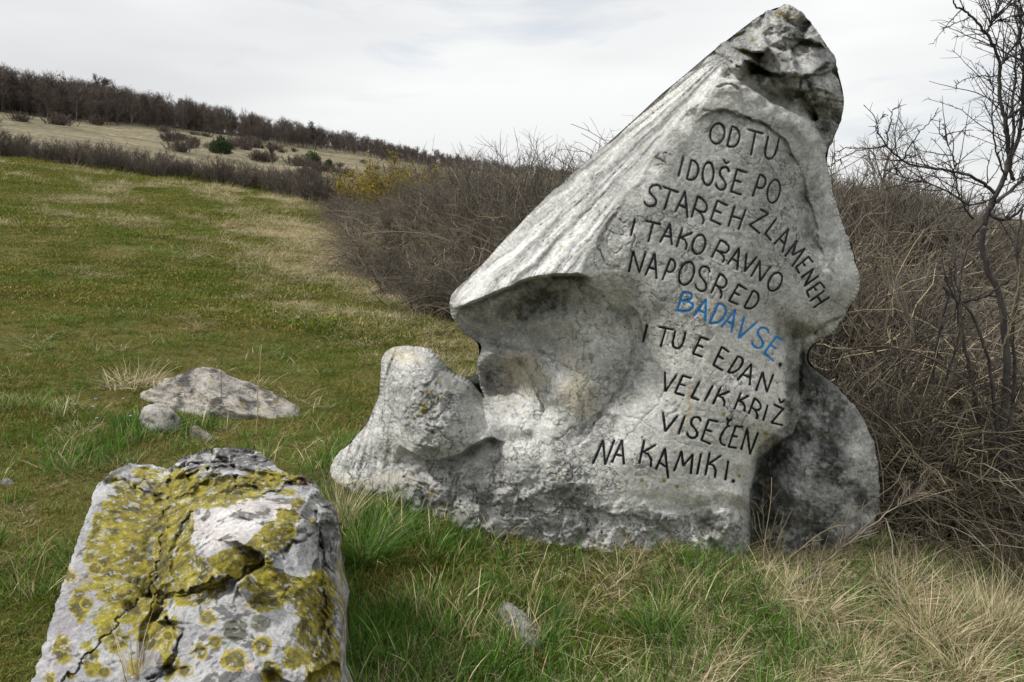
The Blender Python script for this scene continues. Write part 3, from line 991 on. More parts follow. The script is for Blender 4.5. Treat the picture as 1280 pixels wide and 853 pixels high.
def build_stone():
    rl = Relief(ST_OUT, 1.15, 1600, 2, 4.0, 7)
    X, Y = rl.X, rl.Y
    # next to a sharp break the smooth form stays shallow: the break itself carries the drop
    cc_ = np.array(ST_C, float)
    for x0, x1, y0, y1, dmax, add in ((940, 997, 552, 720, .27, .12), (994, 1008, 436, 545, .25, .11), (1008, 1034, 408, 426, .22, .08), (570, 728, 362, 399, .37, .10), (930, 1018, 84, 112, .21, .08), (515, 610, 555, 584, .29, .07)):
        m_ = (cc_[:, 0] >= x0) & (cc_[:, 0] <= x1) & (cc_[:, 1] >= y0) & (cc_[:, 1] <= y1) & (cc_[:, 2] < dmax)
        cc_[m_, 2] += add
    D = rbf(cc_, X, Y, 0.4)
    D = blur(D, 1.0)
    YB = 4.42
    P2 = np.stack([X / 100, Y / 100, 0 * X], -1)
    # --- zones used for relief and for stains
    ang = np.degrees(np.arctan2(Y - 40, -(X - 940)))        # fan coordinate round the summit
    rad = np.hypot(X - 940, Y - 40)
    ridge = seg_dist(X + 5 * vn(P2, 4, 55), Y, [(725, 343), (748, 290), (795, 228), (842, 160), (898, 98)])
    # signed side of the ridge line
    rx = np.interp(Y, [60, 98, 160, 228, 290, 343, 400], [930, 898, 842, 795, 748, 727, 700])
    ywob = 6 * vn(P2, 2.2, 8)
    brim = np.interp(X, [555, 572, 590, 612, 635, 655, 675, 695, 730], [376, 383, 378, 369, 359, 351, 346, 343, 344])
    flank = sst(8, -22, X - rx + 2 * ywob) * sst(6, -4, Y - brim)
    flank = np.clip(flank, 0, 1)
    cap = sst(-4, 8, np.interp(X, [880, 900, 930, 965, 1005, 1030, 1060], [85, 84, 98, 118, 135, 185, 200]) - Y) * sst(880, 905, X + 0.3 * Y - 20)
    low = sst(560, 620, Y + 12 * vn(P2, 3, 4) + np.where(X > 730, -42, 0) * sst(730, 760, X)) * (X < 940)
    lowl = low * sst(760, 720, X)
    plate = sst(0, 14, X - np.interp(Y, [100, 160, 230, 300, 345, 390, 440, 490, 530, 560, 640, 720], [890, 862, 812, 785, 765, 790, 802, 790, 760, 735, 730, 730]) + ywob) * \
        sst(0, 10, np.interp(Y, [100, 160, 190, 260, 340, 400, 430, 530, 560, 600, 700], [960, 1000, 1020, 1020, 1030, 1010, 990, 985, 955, 936, 934]) - X + ywob) * sst(120, 145, Y - (X - 900) * 0.2)
    plate_s = plate * sst(650, 615, Y + 10 * vn(P2, 4, 2))
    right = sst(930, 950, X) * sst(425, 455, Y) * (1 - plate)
    knobf = sst(0, 1, 1 - np.hypot((X - 540) / 62, (Y - 510) / 68) ** 2 + 0.15 * vn(P2, 5, 3))
    # --- relief in metres
    n_big = fbm(P2, 1.6, 3, 11)
    n_mid = fbm(P2, 6.0, 4, 12)
    n_rdg = ridged(P2, 4.5, 4, 13)
    n_fin = fbm(P2, 22, 3, 14)
    cells = ridged(P2 + 0.12 * np.stack([vn(P2, 6, 1), vn(P2, 6, 2), 0 * X], -1), 8.0, 3, 17)
    fan = np.stack([ang * 0.55, rad * 0.004, 0 * X], -1)
    fan[..., 0] += 0.35 * vn(P2, 2.5, 31) + 0.12 * vn(P2, 8, 32)
    flute = fbm(fan, 1.0, 4, 41, 0.6)
    fl2 = 1 - np.abs(vn(fan, 2.3, 43)) * 2
    lfan_a = np.degrees(np.arctan2(Y - 380, X - 515))
    lf = np.stack([lfan_a * 0.30, np.hypot(X - 515, Y - 380) * 0.004, 0 * X], -1)
    lf[..., 0] += 0.25 * vn(P2, 3, 33)
    lflute = vn(lf, 1.0, 45) + 0.5 * vn(lf, 2.3, 46)
    lfl_m = sst(505, 490, X + 0.15 * (Y - 500)) * sst(600, 585, Y)
    D = np.maximum(D, 0) * 1.12
    for pts, a_, b_, L_, w_, j_ in (
            ([(548, 446), (560, 462), (578, 476), (596, 492), (606, 508), (612, 528), (606, 546)], .012, .03, 16, 2.5, 2.0),
            ([(1000, 215), (1012, 250), (1022, 280), (1026, 310), (1038, 340)], .01, .015, 14, 1.5, 3),
            ([(562, 386), (574, 384), (592, 378), (614, 369), (638, 358), (657, 351), (676, 346), (700, 343), (722, 344), (742, 350)], .035, .20, 30, 1.5, 1.5),
            ([(928, 74), (950, 85), (965, 91), (977, 94), (1000, 96), (1014, 94), (1026, 84), (1034, 74)], .045, .19, 14, 1.3, 3),
            ([(1034, 195), (1029, 178), (1018, 158), (1005, 146), (985, 138), (963, 128), (948, 118), (930, 106), (912, 99), (890, 93)], .035, .10, 15, 1.5, 2),
            ([(940, 720), (938, 690), (937, 640), (940, 602), (948, 576), (966, 558), (990, 543), (1000, 518), (997, 470), (1002, 430)], .03, .26, 30, 1.4, 2),
            ([(1000, 432), (1012, 420), (1030, 406), (1050, 395), (1064, 376), (1072, 360)][::-1], -.0, .0, 20, 1.5, 2),
            ([(1006, 428), (1018, 412), (1034, 404), (1052, 392), (1068, 372)], .04, .22, 16, 1.4, 2.5),
            ([(720, 566), (745, 530), (768, 512), (792, 486), (802, 456), (806, 422), (796, 396), (780, 376)][::-1], .015, .02, 12, 2.0, 4),
            ([(500, 556), (512, 568), (532, 577), (550, 577), (572, 568), (592, 556), (612, 548), (634, 552)], .04, .14, 16, 1.5, 2.0),
            ([(508, 436), (507, 470), (500, 510), (501, 545), (508, 566)], .012, .035, 18, 2.0, 1.5),
            ([(676, 524), (676, 506), (668, 484), (656, 462), (642, 448), (618, 441), (598, 440)], .02, .05, 18, 2.5, 1.5),
            ([(606, 506), (625, 514), (645, 517), (668, 508)], .01, .02, 12, 5.0, 4),
            ([(708, 454), (692, 446), (668, 438), (645, 434), (620, 430), (596, 427)], .03, .03, 16, 1.8, 1.5),
            ([(872, 152), (884, 142), (905, 139), (935, 147), (962, 159), (985, 180), (1000, 215)], .012, .014, 14, 1.2, 2.5),
            ([(1040, 352), (1041, 330), (1045, 305), (1060, 284)], .02, .03, 12, 1.4, 2.5),
            ([(880, 60), (905, 72), (925, 82), (935, 92)], .02, .03, 10, 1.4, 3),
            ([(975, 45), (990, 52), (1010, 50), (1020, 40)], .02, .03, 12, 1.4, 3),
            ([(1000, 100), (1010, 130), (1030, 130), (1046, 118)], .02, .04, 14, 1.4, 3)):
        D = D + ledge(X, Y, P2, pts, a_, b_, L_, w_, j_)
    D = D + .03 * np.exp(-ridge / 9) * sst(60, 110, Y)
    pocket = np.clip(1.35 - np.hypot((X - 624) / 25, (Y - 474) / 27), 0, 1)
    D = np.maximum(D, 0) - .05 * sst(0, .9, pocket) * sst(2, 14, rl.dist) * (1 + .5 * vn(np.stack([np.degrees(np.arctan2(Y - 510, X - 640)) * .12, 0 * X, 0 * X], -1), 1.0, 3))
    hollow = np.clip(1.2 - np.hypot((X - 685) / 66, (Y - 384 + .16 * (X - 685)) / 20), 0, 1)
    D = D - .06 * sst(0, .9, hollow)
    D = D + 0.016 * n_big + 0.008 * n_mid * (1 - 0.8 * plate_s) + 0.0022 * n_fin
    D = D + flank * (0.020 * flute + 0.006 * fl2)
    D = D + lfl_m * 0.022 * lflute
    D = D + lowl * (0.020 * n_rdg + 0.026 * n_mid + 0.010 * cells + .004 * n_fin)
    D = D + low * (1 - lowl / (low + 1e-6)) * (0.018 * n_rdg + .010 * cells) + low * sst(600, 640, Y) * facets(X, Y, P2, 60, 9, .012, .0012, (480, 560, 1000, 720))
    blk = np.stack([X / 100, Y / 100, 0 * X], -1)
    q = vn(blk + 0.08 * n_mid[..., None], 5.0, 51)
    D = D + cap * (facets(X, Y, P2, 34, 7, .035, .0045, (885, 5, 1060, 200)) + 0.020 * n_rdg + 0.035 * n_mid + 0.014 * cells + .006 * n_fin)
    D = D + right * (0.032 * n_mid + 0.014 * n_rdg + .003 * n_fin)
    D = D + knobf * (0.016 * n_rdg + 0.012 * n_mid + 0.020 * np.clip(cells, -1, 1) * sst(520, 570, Y + (560 - X)))
    # broken lower edge of the inscription face
    chip = sst(0.0, 0.35, fbm(P2, 2.8, 3, 61) + 0.25) * sst(615, 640, Y) * (X > 800) * (X < 938)
    D = D - 0.03 * blur(chip, 1.2)
    # engraved crease lines
    for pts, wd, dp in (([(598, 428), (620, 431), (645, 435), (668, 439), (690, 446), (705, 452)], 2.2, .03),
                        ([(784, 398), (792, 425), (790, 455), (778, 485), (758, 508), (740, 524), (722, 545)], 2.0, .018),
                        ([(880, 140), (905, 139), (935, 147), (962, 158), (975, 172)], 1.8, .012),
                        ([(1060, 285), (1044, 305), (1040, 330), (1038, 350)], 2.2, .022),
                        ([(1000, 430), (1001, 455), (998, 500), (996, 530)], 3, .03),
                        ([(505, 598), (530, 606), (548, 620)], 1.6, .025), ([(806, 395), (808, 420), (803, 455), (795, 480)], 1.5, .012),
                        ([(835, 480), (822, 505), (800, 530), (778, 552)], 0.9, .006), ([(780, 520), (800, 526), (815, 535)], 0.9, .006),
                        ([(897, 108), (915, 106), (921, 112)], 1.5, .02)):
        w = np.hypot(X - X, 0) + seg_dist(X + 2.2 * vn(P2, 14, 5), Y + 2.2 * vn(P2, 14, 6), pts)
        D = D - dp * np.exp(-(w / wd) ** 2)
    # fissures: borders of warped cells, cut a few millimetres deep
    wq = np.stack([X / 100 + .10 * n_mid, Y / 100 + .10 * fbm(P2, 7, 3, 19), 0 * X], -1)
    fis = np.exp(-(np.abs(vn(wq, 3.1, 65) + .5 * vn(wq, 7, 66)) / .035) ** 2) + .7 * np.exp(-(np.abs(vn(wq, 4.3, 67) + .5 * vn(wq, 9, 68)) / .03) ** 2)
    fis = np.clip(fis, 0, 1) * sst(-.25, .25, vn(P2, 2.6, 69))
    D = D - .011 * fis * (1 - .55 * plate_s) * (1 - flank * .6)
    fanf = np.exp(-(np.abs(vn(fan, 2.6, 70) + .3 * vn(fan, 6, 71)) / .05) ** 2)
    D = D - .008 * fanf * flank
    # solution pits in the rough parts
    rp = np.random.default_rng(404)
    pit = np.zeros_like(X)
    for _ in range(420):
        cx, cy = (rp.uniform(480, 1095), rp.uniform(470, 690)) if _ % 4 else (rp.uniform(890, 1050), rp.uniform(12, 190))
        i0, j0 = int((cx - rl.x[0]) / rl.step), int((cy - rl.y[0]) / rl.step)
        if not (8 < i0 < X.shape[1] - 8 and 8 < j0 < X.shape[0] - 8):
            continue
        sl = (slice(j0 - 7, j0 + 8), slice(i0 - 7, i0 + 8))
        r0 = rp.uniform(1.0, 2.8)
        pit[sl] = np.maximum(pit[sl], np.exp(-(((X[sl] - cx) / r0) ** 2 + ((Y[sl] - cy) / (r0 * rp.uniform(.6, 1.2))) ** 2)))
    pit = pit * np.clip(low * (1 - .8 * plate_s) + cap + right + knobf, 0, 1)
    D = D - .014 * pit
    # carved letters
    carve = np.zeros_like(X)
    for ch, st, colr in STROKES:
        for s in st:
            jx = ((s[:, 0] - rl.x[0]) / rl.step)
            jy = ((s[:, 1] - rl.y[0]) / rl.step)
            for ox in (-1, 0, 1):
                for oy in (-1, 0, 1):
                    i = np.round(jx).astype(int) + ox
                    j = np.round(jy).astype(int) + oy
                    d = np.hypot(i - jx, j - jy) * rl.step
                    np.maximum.at(carve, (j, i), np.exp(-(d / 1.3) ** 2))
    # the uneven brim casts its own edge: rounding towards the silhouette
    wv = 26 + 10 * cap + 18 * right
    g = np.sqrt(np.clip(1 - (1 - np.clip(rl.dist / wv, 0, 1)) ** 2, 0, 1))
    D = np.where(rl.outer, 0, D)
    front = YB - (D * g + 0.10 * (g - 1) * 0)
    front = np.where(rl.outer, YB + 0.01, front)
    Dep = front + 0.009 * carve
    P = CAM + ray(X, Y) * Dep[..., None]
    # --- albedo, as dirt, lichen, mineral streaks and some painted shade
    Nn = lambda f, o, s, gn=.55: fbm(P2, f, o, s, gn)
    c_light = np.array([.62, .615, .58])
    c_mid = np.array([.34, .34, .325])
    c_dark = np.array([.075, .075, .068])
    c_warm = np.array([.50, .45, .33])
    tone = 0.72 + 0.34 * Nn(1.1, 5, 71) + 0.22 * Nn(9, 3, 72)
    sfan = np.stack([ang * 0.9, rad * 0.006, 0 * X], -1)
    sfan[..., 0] += 0.5 * vn(P2, 3, 34) + 0.15 * vn(P2, 12, 35)
    streak = fbm(sfan, 1.0, 4, 75, 0.65)
    tone = lerp(tone, 0.64 + 1.0 * streak + .35 * fbm(sfan * [2.2, 2, 1], 1.0, 4, 76, .65), flank)
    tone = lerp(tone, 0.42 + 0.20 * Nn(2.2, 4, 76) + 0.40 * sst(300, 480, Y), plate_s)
    tone = lerp(tone, 0.58 + 0.55 * Nn(4.0, 5, 77), low * 0.8 * (1 - plate_s))
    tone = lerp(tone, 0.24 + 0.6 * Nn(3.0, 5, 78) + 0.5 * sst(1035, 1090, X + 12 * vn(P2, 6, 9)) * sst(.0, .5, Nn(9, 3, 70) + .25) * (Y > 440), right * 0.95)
    tone = lerp(tone, 0.60 + 0.6 * Nn(6.0, 5, 79), cap)
    tone = lerp(tone, 0.58 + 0.5 * Nn(5.0, 4, 74), knobf * 0.6)

    def blob(cx, cy, rx_, ry_, th=0.0):
        c, s = math.cos(R(th)), math.sin(R(th))
        u = ((X - cx) * c + (Y - cy) * s) / rx_
        v = (-(X - cx) * s + (Y - cy) * c) / ry_
        return sst(.05, .85, 1.15 - np.hypot(u, v) + 0.75 * Nn(5.0, 6, int(cx + cy) % 97, .68))
    stain_shade = np.zeros_like(X)  # stains; the dark one under the nose also paints in shade
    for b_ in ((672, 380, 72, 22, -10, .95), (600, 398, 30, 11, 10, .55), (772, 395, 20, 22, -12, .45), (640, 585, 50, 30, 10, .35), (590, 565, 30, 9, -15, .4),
               (745, 528, 34, 8, -40, .6), (1022, 260, 30, 75, -4, .55), (1040, 370, 34, 40, 0, .45), (985, 415, 20, 40, 0, .6), (1035, 560, 30, 22, 0, .5), (1010, 490, 16, 36, 0, .55),
               (958, 600, 14, 60, 0, .35), (990, 680, 50, 16, 0, .3), (880, 655, 60, 12, 5, .45), (960, 150, 40, 9, 25, .4), (835, 190, 24, 34, 30, .3), (1000, 118, 30, 8, 15, .2), (1042, 165, 10, 24, 10, .3),
               (800, 600, 40, 30, 0, .0), (930, 150, 20, 9, 10, .3), (690, 660, 80, 14, 0, .25), (540, 640, 60, 20, 12, .35), (1060, 300, 12, 40, 0, .3)):
        stain_shade = np.maximum(stain_shade, blob(*b_[:5]) * b_[5])
    # algae films with shade painted in: under the brim and on the set-back block beside the cut edge
    brim_algae_shade = sst(0, 4, Y - brim) * np.exp(-np.maximum(Y - brim - 14, 0) / 26) * sst(742, 715, X + .3 * (Y - 350)) * sst(.1, .6, .55 + .8 * Nn(4.0, 5, 121, .65))
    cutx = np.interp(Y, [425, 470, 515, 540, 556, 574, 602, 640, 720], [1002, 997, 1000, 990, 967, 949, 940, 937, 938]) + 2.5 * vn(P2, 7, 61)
    cut_algae_shade = sst(0, 3, X - cutx) * np.exp(-np.maximum(X - cutx - 10, 0) / 26) * sst(425, 440, Y) * sst(.1, .6, .5 + .8 * Nn(4.0, 5, 122, .65))
    stain_shade = np.maximum(stain_shade, np.maximum(brim_algae_shade * .72, cut_algae_shade * .6))
    tone = tone + .15 * n_fin + .18 * fbm(P2, 45, 3, 83) * (1 - .5 * plate_s)
    tone = tone - stain_shade * (0.55 + 0.5 * Nn(14, 4, 81, .65))
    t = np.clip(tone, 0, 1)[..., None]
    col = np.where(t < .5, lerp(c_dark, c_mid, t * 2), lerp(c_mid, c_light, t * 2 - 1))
    warm = np.maximum.reduce([blob(722, 490, 36, 50) * .9, blob(650, 468, 38, 38) * 1.0, blob(505, 445, 30, 14) * .9, blob(450, 604, 30, 7, 10) * .9, blob(500, 600, 40, 8, 10) * .5, blob(990, 20, 22, 12) * .5])
    col = lerp(col, c_warm * (0.75 + 0.3 * t), np.clip(warm, 0, 1)[..., None] * .8)
    # dark drip lines down the flank and below the fold
    dl = 1 - sst(0.0, 0.055, np.abs(vn(sfan, 1.7, 83) + .25 * vn(sfan, 5, 84)))
    dl *= sst(-.1, .3, vn(P2, 5, 84)) * flank
    dv = np.stack([X / 9.0 + 2.0 * vn(P2, 4, 36) + .7 * vn(P2, 14, 39), Y / 60.0, 0 * X], -1)
    dl2 = (1 - sst(0.0, 0.12, np.abs(vn(dv, 1.0, 85)))) * sst(-.1, .3, vn(P2, 4, 86)) * sst(425, 445, Y) * sst(600, 560, Y) * sst(790, 765, X) * (1 - .5 * knobf)
    dl3 = (1 - sst(0, .12, np.abs(lflute))) * lfl_m * .6
    dl4 = (1 - sst(0.0, 0.07, np.abs(vn(sfan * [.9, 3, 1], 1.1, 87) + .35 * vn(sfan, 4, 88)))) * flank
    dd = np.clip(dl * .85 + dl2 * .85 + dl3 + .7 * dl4, 0, 1)[..., None]
    col = lerp(col, col * 0.30, dd)
    col = lerp(col, col * .45, (np.clip(fis * (1 - .4 * plate_s) * (1 - flank) + fanf * flank * .8, 0, 1) * .75)[..., None])
    col = lerp(col, col * .35, (.7 * pit)[..., None])
    # lichen
    lic = sst(.30, .42, Nn(13, 4, 91) + .35 * blob(540, 500, 44, 40) + .45 * blob(985, 18, 26, 12) + .18 * blob(640, 395, 70, 18) - .30)
    col = lerp(col, np.array([.30, .24, .045]) * (0.7 + 0.5 * t), (lic * .85)[..., None])
    pale = sst(.36, .44, Nn(11, 4, 93)) * (0.6 * right + 0.5 * cap + .3 * flank)
    col = lerp(col, np.array([.50, .50, .47]), (pale * .7)[..., None])
    for cx, cy, r_ in ((802, 601, 2.6), (830, 600, 2.8), (924, 596, 2.4), (905, 518, 2.2), (846, 609, 2), (844, 566, 1.5), (958, 542, 2.8), (753, 598, 1.8), (775, 603, 1.5), (932, 65, 3.6), (940, 50, 2.4), (922, 45, 2.2), (920, 106, 2.3), (958, 609, 2.6), (958, 586, 1.5), (880, 660, 2.5), (540, 618, 3), (700, 598, 2)):
        m = np.clip(1.5 - np.hypot(X - cx, Y - cy) / r_ + .5 * vn(P2, 40, int(cx) % 50), 0, 1)[..., None]
        col = lerp(col, np.array([.27, .185, .03]), m)
    # rusty run through the lower lines
    m = (np.exp(-((X - 862 + (Y - 500) * .13 - 3 * vn(P2, 9, 7)) / 3.5) ** 2) * sst(480, 490, Y) * sst(545, 520, Y) * sst(-.2, .3, vn(P2, 12, 8)))[..., None]
    col = lerp(col, np.array([.40, .29, .14]), .6 * m)
    col = np.clip(col, 0.02, .8)
    crack = np.clip(0.20 + 0.55 * plate_s * sst(-.4, .4, vn(P2, 1.4, 95)) + 0.55 * low + .35 * sst(430, 470, Y) * sst(800, 760, X) + .4 * cap - .25 * flank, 0, 1)
    rough = np.clip(0.35 + 0.6 * lowl + .9 * cap + .5 * knobf + .4 * right + .25 * (1 - plate_s), 0, 1.2)
    # cracks run along the fan on the flank, isotropic elsewhere
    flow = P.copy()
    fl = np.stack([ang * 0.024 + 0 * X, 0 * X + 0.0, rad * 0.0012], -1)
    wfl = (flank > .5)[..., None]
    flow = np.where(wfl, fl * 1.6 + 11.0, flow)
    # --- faces
    idx, q = rl.quads()
    us = rl.used
    V = P[us]
    # --- back: the same outline, coarser, bulging away
    bk = Relief([tuple(p) for p in smooth_closed(ST_OUT, 160, 1)], 7.0, 500)
    gb = np.sqrt(np.clip(1 - (1 - np.clip(bk.dist / 75, 0, 1)) ** 2, 0, 1))
    PB2 = np.stack([bk.X / 100, bk.Y / 100, 0 * bk.X], -1)
    B = YB + 0.012 + gb * (0.34 + 0.10 * sst(100, 600, bk.Y) + 0.08 * fbm(PB2, 1.4, 4, 101))
    B = np.where(bk.outer, YB - 0.01, B)
    PB = CAM + ray(bk.X, bk.Y) * B[..., None]
    idb, qb = bk.quads()
    VB = PB[bk.used]
    tb = np.clip(.5 + .6 * fbm(PB2, 3, 4, 102), 0, 1)[..., None]
    cb = np.where(tb < .5, lerp(c_dark, c_mid, tb * 2), lerp(c_mid, c_light, tb * 2 - 1))
    n0 = len(V)
    Vall = np.concatenate([V, VB])
    qa = [q, (qb + n0)[:, ::-1]]
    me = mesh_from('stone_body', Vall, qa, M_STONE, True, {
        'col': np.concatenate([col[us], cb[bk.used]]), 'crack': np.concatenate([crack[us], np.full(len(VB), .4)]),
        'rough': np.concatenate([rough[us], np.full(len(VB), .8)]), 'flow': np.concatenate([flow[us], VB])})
    base = np.array([760 / 1.0, 0, 0])
    root = empty('inscribed_stone', (0.55, 4.35, 0.0))
    tag(root, 'tall grey limestone boulder with overhanging nose, carved with black capitals and one blue word', 'carved stone')
    o = link('stone_body', me, root)
    o.location = -np.array(root.location)
    # --- painted letters lying in the carved grooves
    rng = np.random.default_rng(5)
    for ch, st, colr in STROKES:
        Vs, Fs = [], []
        for s in st:
            n = len(s)
            tn = np.gradient(s, axis=0)
            tn /= np.linalg.norm(tn, axis=1)[:, None] + 1e-9
            nm = np.stack([-tn[:, 1], tn[:, 0]], -1)
            hw = (1.25 + 0.28 * vn(np.stack([s[:, 0], s[:, 1], 0 * s[:, 0]], -1), .25, 7))
            hw = hw * (1.0 if colr == 'black' else 1.0) * lerp(1.0, 1.12, sst(400, 560, s[:, 1]))
            e = np.minimum(np.arange(n), np.arange(n)[::-1])
            hw = hw * np.where(e == 0, .55, 1)
            b0 = sum(len(v) for v in Vs)
            rows = []
            for k in (-1, -.5, 0, .5, 1):
                p = s + nm * (hw * k)[:, None]
                d = rl.sample(Dep, p[:, 0], p[:, 1]) - 0.0022 - 0.0012 * (1 - k * k)
                rows.append(CAM + ray(p[:, 0], p[:, 1]) * d[:, None])
            A = np.stack(rows, 1)
            Vs.append(A.reshape(-1, 3))
            i = np.arange(n - 1)[:, None] * 5 + np.arange(4)[None]
            Fs.append((np.stack([i, i + 1, i + 6, i + 5], -1).reshape(-1, 4)) + b0)
        me = mesh_from('letter', np.concatenate(Vs), np.concatenate(Fs), M_BLUE if colr == 'blue' else M_BLACK)
        l = link('letter', me, root)
        l.location = -np.array(root.location)
        if colr == 'blue':
            l['label'] = 'blue painted letter ' + ch
    for cx, cy, rr, tail in DOTS:
        a = np.linspace(0, 2 * np.pi, 15)[:-1]
        ring = np.stack([cx + rr * np.cos(a), cy + rr * np.sin(a)], -1)
        if tail:
            ring[3] = lerp(ring[3], tail, .8)
            ring[4] = lerp(ring[4], tail, .8)
        allp = np.vstack([[cx, cy], ring])
        d = rl.sample(Dep, allp[:, 0], allp[:, 1]) - 0.003
        P_ = CAM + ray(allp[:, 0], allp[:, 1]) * d[:, None]
        k = np.arange(14)
        me = mesh_from('punctuation_mark', P_, np.stack([np.zeros(14, int), k + 1, (k + 1) % 14 + 1], -1), M_BLACK)
        l = link('full_stop', me, root)
        l.location = -np.array(root.location)
    return rl, Dep


build_stone()

# ------------------------------------------------------------------ lichened rock in the foreground
RK_OUT = [(128, 600), (140, 587), (165, 580), (190, 581), (207, 588), (216, 584), (230, 572), (252, 564), (280, 559), (305, 560), (322, 564), (336, 574), (350, 586), (366, 594), (385, 597), (398, 606), (404, 622), (414, 632), (423, 645), (424, 662), (420, 680),
          (419, 705), (418, 740), (422, 775), (425, 810), (427, 850), (432, 900), (420, 960), (330, 985), (200, 985), (90, 975), (5, 960), (8, 920), (30, 870), (42, 848), (58, 795), (78, 735), (98, 675), (112, 630), (118, 612)]
# (px, py, distance Y in metres)
RK_C = [
    (130, 598, 3.05), (165, 586, 3.2), (205, 592, 3.22), (150, 600, 3.02), (190, 602, 3.08), (128, 612, 2.92), (118, 650, 2.74), (98, 700, 2.55), (75, 760, 2.34), (48, 850, 2.07), (15, 950, 1.80),
    (165, 625, 2.92), (200, 625, 2.96), (150, 680, 2.64), (175, 680, 2.66), (125, 740, 2.42), (160, 740, 2.44), (100, 800, 2.21), (140, 800, 2.23), (75, 860, 2.04), (120, 860, 2.06), (60, 950, 1.82),
    (208, 640, 2.86), (190, 690, 2.66), (178, 740, 2.48), (150, 820, 2.19), (120, 900, 1.96), (200, 740, 2.44), (185, 800, 2.26), (185, 850, 2.10), (170, 950, 1.84),
    (232, 588, 3.16), (215, 600, 3.14), (222, 625, 2.94), (215, 670, 2.68), (210, 710, 2.52),
    (255, 568, 3.32), (300, 563, 3.36), (330, 572, 3.34), (250, 590, 3.08), (300, 588, 3.08), (350, 592, 3.14), (385, 600, 3.10), (402, 625, 2.98),
    (240, 640, 2.74), (280, 625, 2.78), (330, 620, 2.82), (370, 625, 2.82), (390, 640, 2.82), (225, 690, 2.54), (260, 680, 2.52), (300, 670, 2.54), (340, 660, 2.58), (375, 655, 2.64), (396, 668, 2.68), (405, 650, 2.82), (418, 655, 2.90),
    (230, 720, 2.44), (290, 705, 2.40), (320, 700, 2.44), (360, 690, 2.54), (385, 690, 2.60), (408, 690, 2.74), (418, 700, 2.80),
    (250, 745, 2.34), (200, 760, 2.38), (225, 755, 2.30), (300, 730, 2.36), (340, 735, 2.40), (380, 730, 2.44), (404, 735, 2.54), (415, 740, 2.60),
    (200, 785, 2.26), (230, 790, 2.20), (280, 780, 2.20), (330, 775, 2.24), (380, 775, 2.28), (408, 780, 2.40), (418, 790, 2.46),
    (215, 850, 2.03), (260, 840, 2.03), (320, 835, 2.06), (380, 835, 2.10), (410, 840, 2.2), (420, 850, 2.26), (230, 950, 1.80), (320, 950, 1.80), (400, 950, 1.86), (425, 920, 2.0),
]


